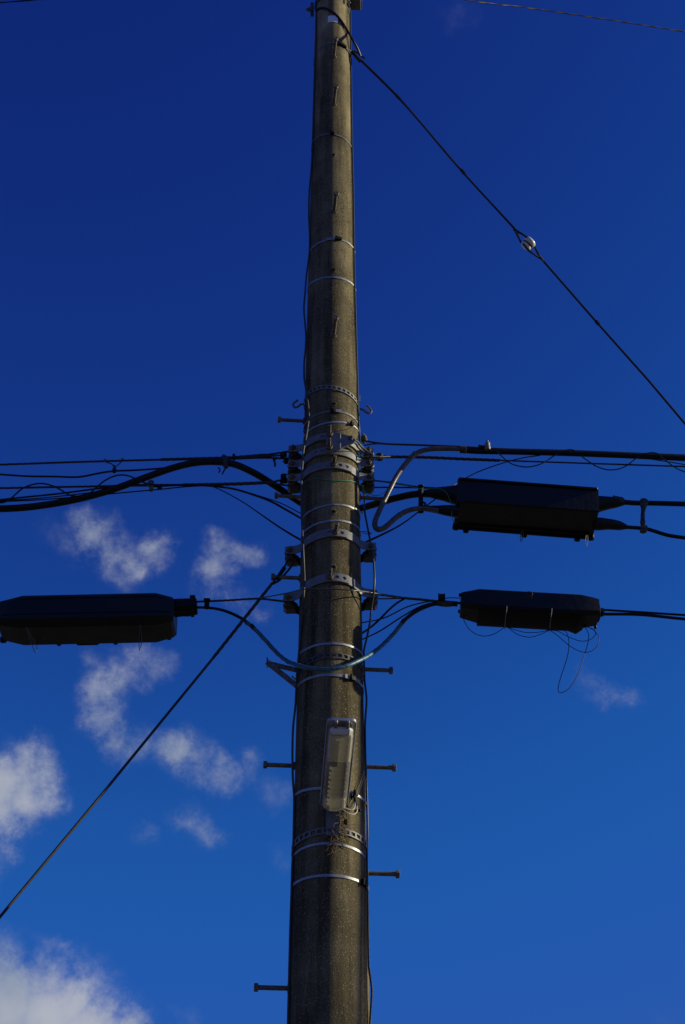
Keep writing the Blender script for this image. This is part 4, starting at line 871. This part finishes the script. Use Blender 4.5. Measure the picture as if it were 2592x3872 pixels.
for x, y in [(1741, 2250), (1738, 2312), (2258, 2283), (2252, 2368)]:
    m = MB(); box(m, P(x, y, YD + (.05 if y > 2300 else -.04)), dd * .006, yv * .006, upv * (.007 if y < 2360 else .012), .2); m.build('end_lug', BLACKB, case, angle=30)
m = MB(); lathe(m, P(2256, 2318, YD), dd, [(0, .040), (.010, .040), (.014, .03), (.02, .015)], 20); m.build('end_cap', BLACKB, case)
m = MB(); tube(m, W([(2262, 2314), (2272, 2315), (2286, 2317)], YD), .018, 12, step=.004, radii=[.016, .020, .018, .020, .014]); m.build('neck_tape', TAPE, case)
m = MB(); tube(m, W([(2266, 2304), (2280, 2312), (2284, 2324)], YD - .022), .0028, 6, step=.006); m.build('tape_tail', GALV_DULL, case)
for p0, p1 in [((1918, 2290), (1910, 2382)), ((2088, 2300), (2080, 2391))]:
    m = MB(); tube(m, W([(p0[0], p0[1], YD - .074), (p0[0] - 1, p0[1] + 15, YD - .078), ((p0[0] + p1[0]) / 2 - 2, (p0[1] + p1[1]) / 2 + 5, YD - .06), (p1[0], p1[1], YD + .075)], YD), .0017, 6, step=.01); m.build('wire_tag', GALV, case)
# raised oval mark with letters on the sloped face
mk = MB(); ctr = P(2001, 2256, YD - hy * .86)
nv = V((0, -.62, .78)); ctr = cc + dd * ((ctr - cc).dot(dd)) - yv * (hy * .97) + upv * (hz * .40)
xax = dd; zax = upv
def mp(u, v, t=0): return ctr + xax * u + zax * v - yv * (.004 + t)
tube(mk, [mp(.014 * math.cos(q * .3), .0115 * math.sin(q * .3) + .006) for q in range(22)], .0016, 6, smooth=False)
tube(mk, [mp(.006 * math.cos(q * .42) * (1 - q * .02), .005 * math.sin(q * .42) + .010) for q in range(16)], .0013, 6, smooth=False)
for lx, segs in [(-.012, [((0, 0), (0, 1)), ((0, 1), (.8, 0)), ((.8, 0), (.8, 1))]), (-.003, [((0, 1), (1, 1)), ((.5, 0), (.5, 1))]), (.007, [((0, 1), (1, 1)), ((.5, 0), (.5, 1))])]:
    for (p, q_) in segs: tube(mk, [mp(lx + p[0] * .007, -.018 + p[1] * .008), mp(lx + q_[0] * .007, -.018 + q_[1] * .008)], .0011, 5, smooth=False)
mk.build('raised_mark', LABELP, case)
wire('messenger_wire', 'upper strand leaving the lower right case at the right edge', [(2280, 2306), (2440, 2316), (2592, 2326)], 8, RUB, 'wire', ends='e', Y=YD)
wire('trunk_cable', 'black cable leaving the lower right case at the right edge', [(2280, 2322), (2418, 2324), (2592, 2341)], 13, RUB, 'cable', ends='e', n=10, Y=YD - .01, radii=[11, 11, 13, 13, 13, 13, 13])
o = wire('messenger_wire', 'strand from the lowest right insulator to the lower right case', [(1418, 2245), (1470, 2253), (1524, 2261), (1590, 2267), (1659, 2274), (1700, 2277), (1742, 2281)], 9, STRAND, 'wire', lobes=3, twist=70, Y=YP)
jc = empty('junction_clamp', P(1671, 2262, YP), 'small black square clamp on the wires left of the lower right case', 'clamp')
m = MB(); box(m, P(1671, 2259, YP - .02), (.015, 0, 0), (0, .012, 0), (0, 0, .013), .15); m.build('clamp_body', BLACKB, jc)
m = MB(); box(m, P(1660, 2251, YP - .02), (.002, 0, 0), (0, .01, 0), (0, 0, .006), .15); box(m, P(1681, 2252, YP - .02), (.002, 0, 0), (0, .01, 0), (0, 0, .006), .15); m.build('clamp_ear', BLACKB, jc)
m = MB(); tube(m, W([(1655, 2279), (1690, 2283), (1712, 2283)], YP), .013, 12, radii=[.014, .015, .012]); m.build('clamp_sleeve', TAPE, jc)
wire('drop_wire', 'short strand from under the lowest right insulator, rising to the splice', [(1408, 2264), (1460, 2264), (1524, 2262)], 5, STRAND, 'wire', Y=YP + .05)
wire('drop_wire', 'thin wire arching from the junction clamp to the lower right case', [(1680, 2264), (1700, 2260), (1742, 2262)], 3, RUB, 'wire', Y=YP)
FAN = 'wires fanning out right of the pole'
wire('drop_wire', 'uppermost wire of the right fan, rising gently from behind the pole', [(1300, 2362, YB), (1372, 2354, YP + .12), (1460, 2334), (1540, 2295), (1619, 2275), (1655, 2273)], 4.5, RUB, 'wire', FAN)
wire('drop_wire', 'steepest wire of the right fan, bending up to the messenger strand', [(1300, 2430, YB), (1372, 2393, YP + .12), (1428, 2350), (1476, 2302), (1505, 2278), (1530, 2264)], 7.5, RUB, 'wire', FAN)
wire('drop_wire', 'lowest wire of the right fan, just above the blue cable', [(1300, 2445, YB), (1372, 2417, YP + .12), (1444, 2382), (1524, 2330), (1595, 2291), (1643, 2278), (1665, 2277)], 5, RUB, 'wire', FAN)
for lab, pts in [('hanging thin wire loop under the left end of the lower right case', [(1751, 2330), (1757, 2350), (1771, 2374), (1795, 2395), (1819, 2404), (1840, 2405), (1867, 2398), (1911, 2371), (1935, 2355)]),
    ('thin wire sagging between the two wire tags under the lower right case', [(1890, 2362), (1923, 2374), (1955, 2398), (2003, 2410), (2043, 2399), (2079, 2383), (2095, 2376)]),
    ('shallow thin wire between the two wire tags under the lower right case', [(1905, 2368), (1930, 2375), (1979, 2390), (2035, 2391), (2083, 2380), (2100, 2372)]),
    ('small round wire loop under the right end of the lower right case', [(2060, 2376), (2083, 2383), (2110, 2386), (2138, 2402), (2186, 2422), (2215, 2424), (2240, 2414), (2253, 2398), (2250, 2384), (2225, 2372), (2195, 2366)]),
    ('large round wire loop under the right end of the lower right case', [(2083, 2384), (2115, 2408), (2154, 2442), (2194, 2463), (2225, 2466), (2250, 2453), (2265, 2430), (2264, 2405), (2245, 2382), (2210, 2366)]),
    ('longest thin wire loop dangling deep below the lower right case', [(2130, 2376), (2145, 2396), (2152, 2425), (2149, 2470), (2138, 2510), (2120, 2565), (2111, 2605), (2116, 2619), (2132, 2617), (2155, 2600), (2186, 2549), (2206, 2490), (2222, 2440), (2227, 2400), (2212, 2368)])]:
    wire('loose_wire', lab, pts, 2.5, RUB, 'wire', 'loose wire loops under the lower right case', Y=YD + .03)

# ------------------------------------------------------------------ blue cable and its black ends
bl = [(930, 2352), (957, 2372), (997, 2413), (1049, 2470), (1085, 2499, YP - .05), (1122, 2514, YP - .14), (1164, 2525, YP - .19), (1218, 2531, YP - .21), (1268, 2528, YP - .21), (1314, 2517, YP - .20), (1352, 2501, YP - .17), (1390, 2482, YP - .12), (1428, 2456, YP - .06), (1459, 2428), (1493, 2392), (1522, 2354)]
bw = W(bl, YP); o = empty('spiral_sheathed_cable', bw[7], 'blue spiral sheathed cable sagging across the front of the pole', 'cable')
m = MB(); tube(m, bw, .0088, 14, step=.012); m.build('blue_sheath', BLUE, o, angle=60)
cl = catmull(bw, .006); s = 0; sp_ = []
u = None
for i in range(len(cl) - 1):
    t = (cl[i + 1] - cl[i]); s += t.length; t.normalize()
    if u is None: u, _ = frame(t)
    u = (u - t * u.dot(t)).normalized(); w_ = t.cross(u); an = s * 2 * math.pi / .052
    sp_.append(cl[i] + (u * math.cos(an) + w_ * math.sin(an)) * .0088)
m = MB(); tube(m, sp_, .0015, 5, smooth=False); m.build('spiral_seam', BLUES, o)
m = MB(); tube(m, W([(740, 2297), (763, 2297), (807, 2300), (845, 2308), (880, 2321), (920, 2342), (957, 2371)], YP), .0066, 10, radii=[.006, .0062, .0066, .007, .0075]); m.build('cable_end', RUB, o)
m = MB(); tube(m, W([(1518, 2360), (1530, 2346), (1550, 2328), (1580, 2308), (1611, 2294), (1643, 2283), (1683, 2281), (1731, 2284)], YP), .008, 10, radii=[.0082, .0085, .0085, .009, .012, .012]); m.build('cable_end', RUB, o)
for a_, b_ in [((950, 2364), (962, 2377)), ((1519, 2358), (1530, 2344))]:
    m = MB(); cyl(m, P(*a_, YP), P(*b_, YP), .0098, 12); m.build('sheath_collar', RUB, o)
lb = empty('cable_clip', P(782, 2286, YP), 'small black clip tying the blue cable to its messenger, left of the pole', 'clip')
m = MB(); box(m, P(783, 2286, YP - .005), (.0105, 0, 0), (0, .012, 0), (0, 0, .021), .25); m.build('clip_body', BLACKB, lb)
m = MB(); box(m, P(784, 2269, YP - .01), (.014, 0, 0), (0, .012, 0), (0, 0, .004), .25); m.build('clip_lip', BLACKB, lb)

# bent strut on the left
st = empty('angle_strut', P(1122, 2531, YP), 'V shaped rusty steel angle strut sticking out left beside the blue cable', 'bracket')
def flat(pts, w, th, Y):
    m = MB(); a_, b_ = W(pts, Y); d = (b_ - a_).normalized(); pv = V((0, 1, 0)).cross(d).normalized()
    box(m, (a_ + b_) / 2, (b_ - a_) / 2, pv * w, V((0, th, 0)), .08); return m
flat([(1012, 2508), (1124, 2534)], .0105, .004, YP - .02).build('upper_arm', RUST, st, angle=30)
flat([(1011, 2504), (1124, 2594)], .011, .004, YP - .035).build('lower_arm', RUST, st, angle=30)
m = MB(); box(m, P(1012, 2505, YP - .03), (.003, 0, 0), (0, .02, 0), (0, 0, .013), .1); m.build('end_flange', RUST, st, angle=30)
m = MB(); tube(m, W([(1106, 2556), (1110, 2563), (1122, 2570)], YP - .03), .003, 6, step=.006); m.build('pin', RUST, st)

# ------------------------------------------------------------------ street lamp
Yb, Yt = 4.935, 4.44
B, T_ = P(1263, 3048, Yb), P(1294, 2728, Yt)
lamp = empty('street_lamp', B, 'long grey-framed street lamp with a dirty milky cover, mounted on the pole', 'street lamp')
ax = (T_ - B).normalized(); LL = (T_ - B).length; xs_ = V((1, 0, 0)); xs_ = (xs_ - ax * xs_.dot(ax)).normalized(); nm = xs_.cross(ax).normalized()
if nm.z > 0: nm = -nm      # nm: the way the cover bulges (down)
def lp(s, u, v): return B + ax * s + xs_ * u + nm * v
def rr_outline(l0, l1, hw, r, n=6):
    out = []
    for (cx, cy_, a0) in [(l1 - r, hw - r, 0), (l1 - r, -hw + r, -90), (l0 + r, -hw + r, -180), (l0 + r, hw - r, -270)]:
        seg = [(cx + r * math.cos(R(a0 + (90 - 90 * i / n))), cy_ + r * math.sin(R(a0 + (90 - 90 * i / n)))) for i in range(n + 1)]
        out += seg
    return out
def slab(out, v0, v1):
    m = MB(); n = len(out)
    m.add([lp(s, u, v0) for s, u in out] + [lp(s, u, v1) for s, u in out], [(i, (i + 1) % n, n + (i + 1) % n, n + i) for i in range(n)] + [tuple(range(n - 1, -1, -1)), tuple(range(n, 2 * n))]); return m
q = slab(rr_outline(-.004, LL, .0515, .016), -.016, -.006).build('housing', FRAME, lamp, angle=35); fix_normals(q)
# rim as a tube round the opening
out = rr_outline(-.004, LL, .0515, .016)
m = MB(); tube(m, [lp(s, u, -.004) for s, u in out] + [lp(*out[0], -.004)], .0022, 6, smooth=False); m.build('rim', FRAME, lamp)
# diffuser: lofted half ellipse, rounded ends
m = MB(); ns, na = 30, 16; vs_ = []
s0, s1 = .002, LL - .028
for i in range(ns + 1):
    t = i / ns; s = s0 + (s1 - s0) * t
    e = min(1, (t / .03)) if t < .03 else min(1, (1 - t) / .10)
    k = math.sqrt(max(0.0, 1 - (1 - e) ** 2)) if e < 1 else 1
    hw = .0455 * (.86 + .14 * k); dp = .040 * (.12 + .88 * k)
    for j in range(na + 1):
        a_ = math.pi * j / na; ca, sa = math.cos(a_), math.sin(a_)
        vs_.append(lp(s, -hw * math.copysign(abs(ca) ** .8, ca), -.004 + dp * sa ** .7 if sa > 1e-6 else -.004))
w_ = na + 1
fs = [(i * w_ + j, i * w_ + j + 1, (i + 1) * w_ + j + 1, (i + 1) * w_ + j) for i in range(ns) for j in range(na)] + [tuple(range(na, -1, -1)), tuple(ns * w_ + j for j in range(w_))]
m.add(vs_, fs); q = m.build('diffuser', LENS, lamp, angle=60); fix_normals(q)
q = MB(); box(q, lp(LL * .73, 0, .006), ax * (LL * .15), xs_ * .041, nm * .014, .15); q.build('gear_tray', TRAY, lamp, angle=30)
q = MB(); box(q, lp(LL * .86, 0, .004), ax * .018, xs_ * .030, nm * .012, .2); q.build('lamp_socket', TUBE, lamp, angle=30)
q = MB(); box(q, lp(LL * .345, 0, -.003), ax * (LL * .225), xs_ * .043, nm * .003, .1); q.build('reflector_base', TUBE, lamp, angle=30)
for k in range(8):
    t = .15 + .054 * k
    q = MB(); box(q, lp(LL * t, 0, .003 + .003 * (k % 2)), ax * (LL * .010), xs_ * .036, nm * .007, .3); q.build('reflector_fin', TUBE, lamp, angle=30)
q = MB(); box(q, lp(LL * .062, 0, .003), ax * (LL * .052), xs_ * .040, nm * .010, .15); q.build('gear_tray', TRAY, lamp, angle=30)
for u in (-.021, .021):
    q = MB(); box(q, lp(LL - .006, u, .004), ax * .012, xs_ * .0065, nm * .007, .2); box(q, lp(LL - .020, u, .010), ax * .010, xs_ * .0055, nm * .003, .2); q.build('hinge_clip', GALV, lamp, angle=30)
q = MB(); box(q, lp(LL - .040, 0, .010), ax * .016, xs_ * .040, nm * .016, .35); q.build('cover_end', PORC, lamp, angle=30)
# lamp bracket down to the band
tz, bz = P(1260, 3040, Yb).z, S(1260, 3160, .02).z
m = MB(); Yk = YP - rad(3.6) - .012
c_top, c_bot = P(1260, 3030, Yk), P(1260, 3161, Yk)
hw = .0245
for xx, wd, dpt in [(0, hw, .002), (-hw, .002, .012), (hw, .002, .012)]:
    box(m, (c_top + c_bot) / 2 + V((xx, dpt - .004, 0)), (wd, 0, 0), (0, dpt, 0), (0, 0, (c_top.z - c_bot.z) / 2), .1)
m.build('mounting_bracket', GALV, lamp, angle=30)
m = MB(); box(m, lp(-.012, 0, -.022), ax * .018, xs_ * .028, nm * .010, .2); m.build('bracket_foot', GALV_DULL, lamp, angle=30)
for x, y in [(1247, 3138), (1258, 3162)]:
    q = MB(); p = P(x, y, Yk - .006); cyl(q, p, p + V((0, -.006, 0)), .0055, 8); q.build('bracket_bolt', RUST, lamp)
lc = empty('lamp_cable', P(1330, 3060, Yb), 'two cream lamp leads looping beside the lower end of the street lamp', 'cable')
for pts in [[(1296, 3050), (1315, 3059), (1332, 3062), (1341, 3055), (1343, 3040), (1344, 3025)], [(1290, 3058), (1305, 3068), (1322, 3077), (1338, 3079), (1350, 3070), (1352, 3057), (1347, 3040), (1346, 3026)]]:
    m = MB(); tube(m, hug(pts, .022), .0024, 7, step=.008); m.build('lead', WHITEJ, lc)
m = MB(); tube(m, hug([(1347, 3048), (1344, 3030), (1340, 3008)], .02), .0058, 8, step=.01); m.build('lead_splice', BLACKB, lc)
m = MB(); tube(m, hug([(1331, 3000), (1331, 3012), (1330, 3022)], .012), .004, 8, step=.01); m.build('lead_clip', BLACKB, lc)
m = MB(); tube(m, hug([(1385, 2890), (1372, 2935), (1352, 2990), (1335, 3030), (1310, 3075), (1290, 3110), (1278, 3128)], .012), .0013, 6)
tube(m, hug([(1382, 2925), (1368, 2965), (1350, 3010), (1325, 3058), (1305, 3100)], .012), .0013, 6)
tag(m.build('stay_wire', GALV_DULL), 'pair of hair thin wires slanting from the right pole edge to the lamp bracket', 'wire')
m = MB(); p = S(1309, 3108, .016); sphere(m, p, .0095, 10, (1, .8, 1.3)); m.build('photocell', BLACKB, lamp)
m = MB(); box(m, S(1357, 3064, .008), (.009, 0, 0), (0, .006, 0), (0, 0, .005), .3); tag(m.build('wire_clip', BLACKB), 'tiny dark wire clip on the pole right of the lamp leads', 'clip')
# dry nest scraps
m = MB(); random.seed(3)
for k in range(150):
    zone = random.random()
    if zone < .40: x, y = random.gauss(1300, 9), random.uniform(3062, 3150)
    elif zone < .72: x, y = random.gauss(1288, 12), random.uniform(3120, 3185)
    else: x, y = random.gauss(1264, 7), random.uniform(3160, 3212)
    off = random.uniform(.006, .032) if x > 1284 or y > 3165 else random.uniform(.026, .036)
    p = S(x, y, off); dr = V((random.gauss(0, .7), random.gauss(0, .35), random.gauss(-.7, .9))).normalized(); ln = random.uniform(.010, .032)
    q = p + dr * ln * .5 + V((random.gauss(0, .004), random.gauss(0, .003), random.gauss(0, .004)))
    tube(m, [p, q, p + dr * ln + V((random.gauss(0, .006), 0, random.gauss(0, .006)))], random.uniform(.0006, .0013), 4, step=.01)
tag(m.build('dry_grass', STRAW), 'tangle of dry straw caught round the street lamp bracket', 'dry grass', kind='stuff')
m = MB(); tube(m, hug([(1196, 3080), (1206, 3066), (1214, 3056)], .012), .001, 5); tag(m.build('straw_stalk', STRAW), 'single straw stalk sticking out left below the lamp', 'straw')

for o in list(bpy.data.objects):
    if '_org' in o: del o['_org']
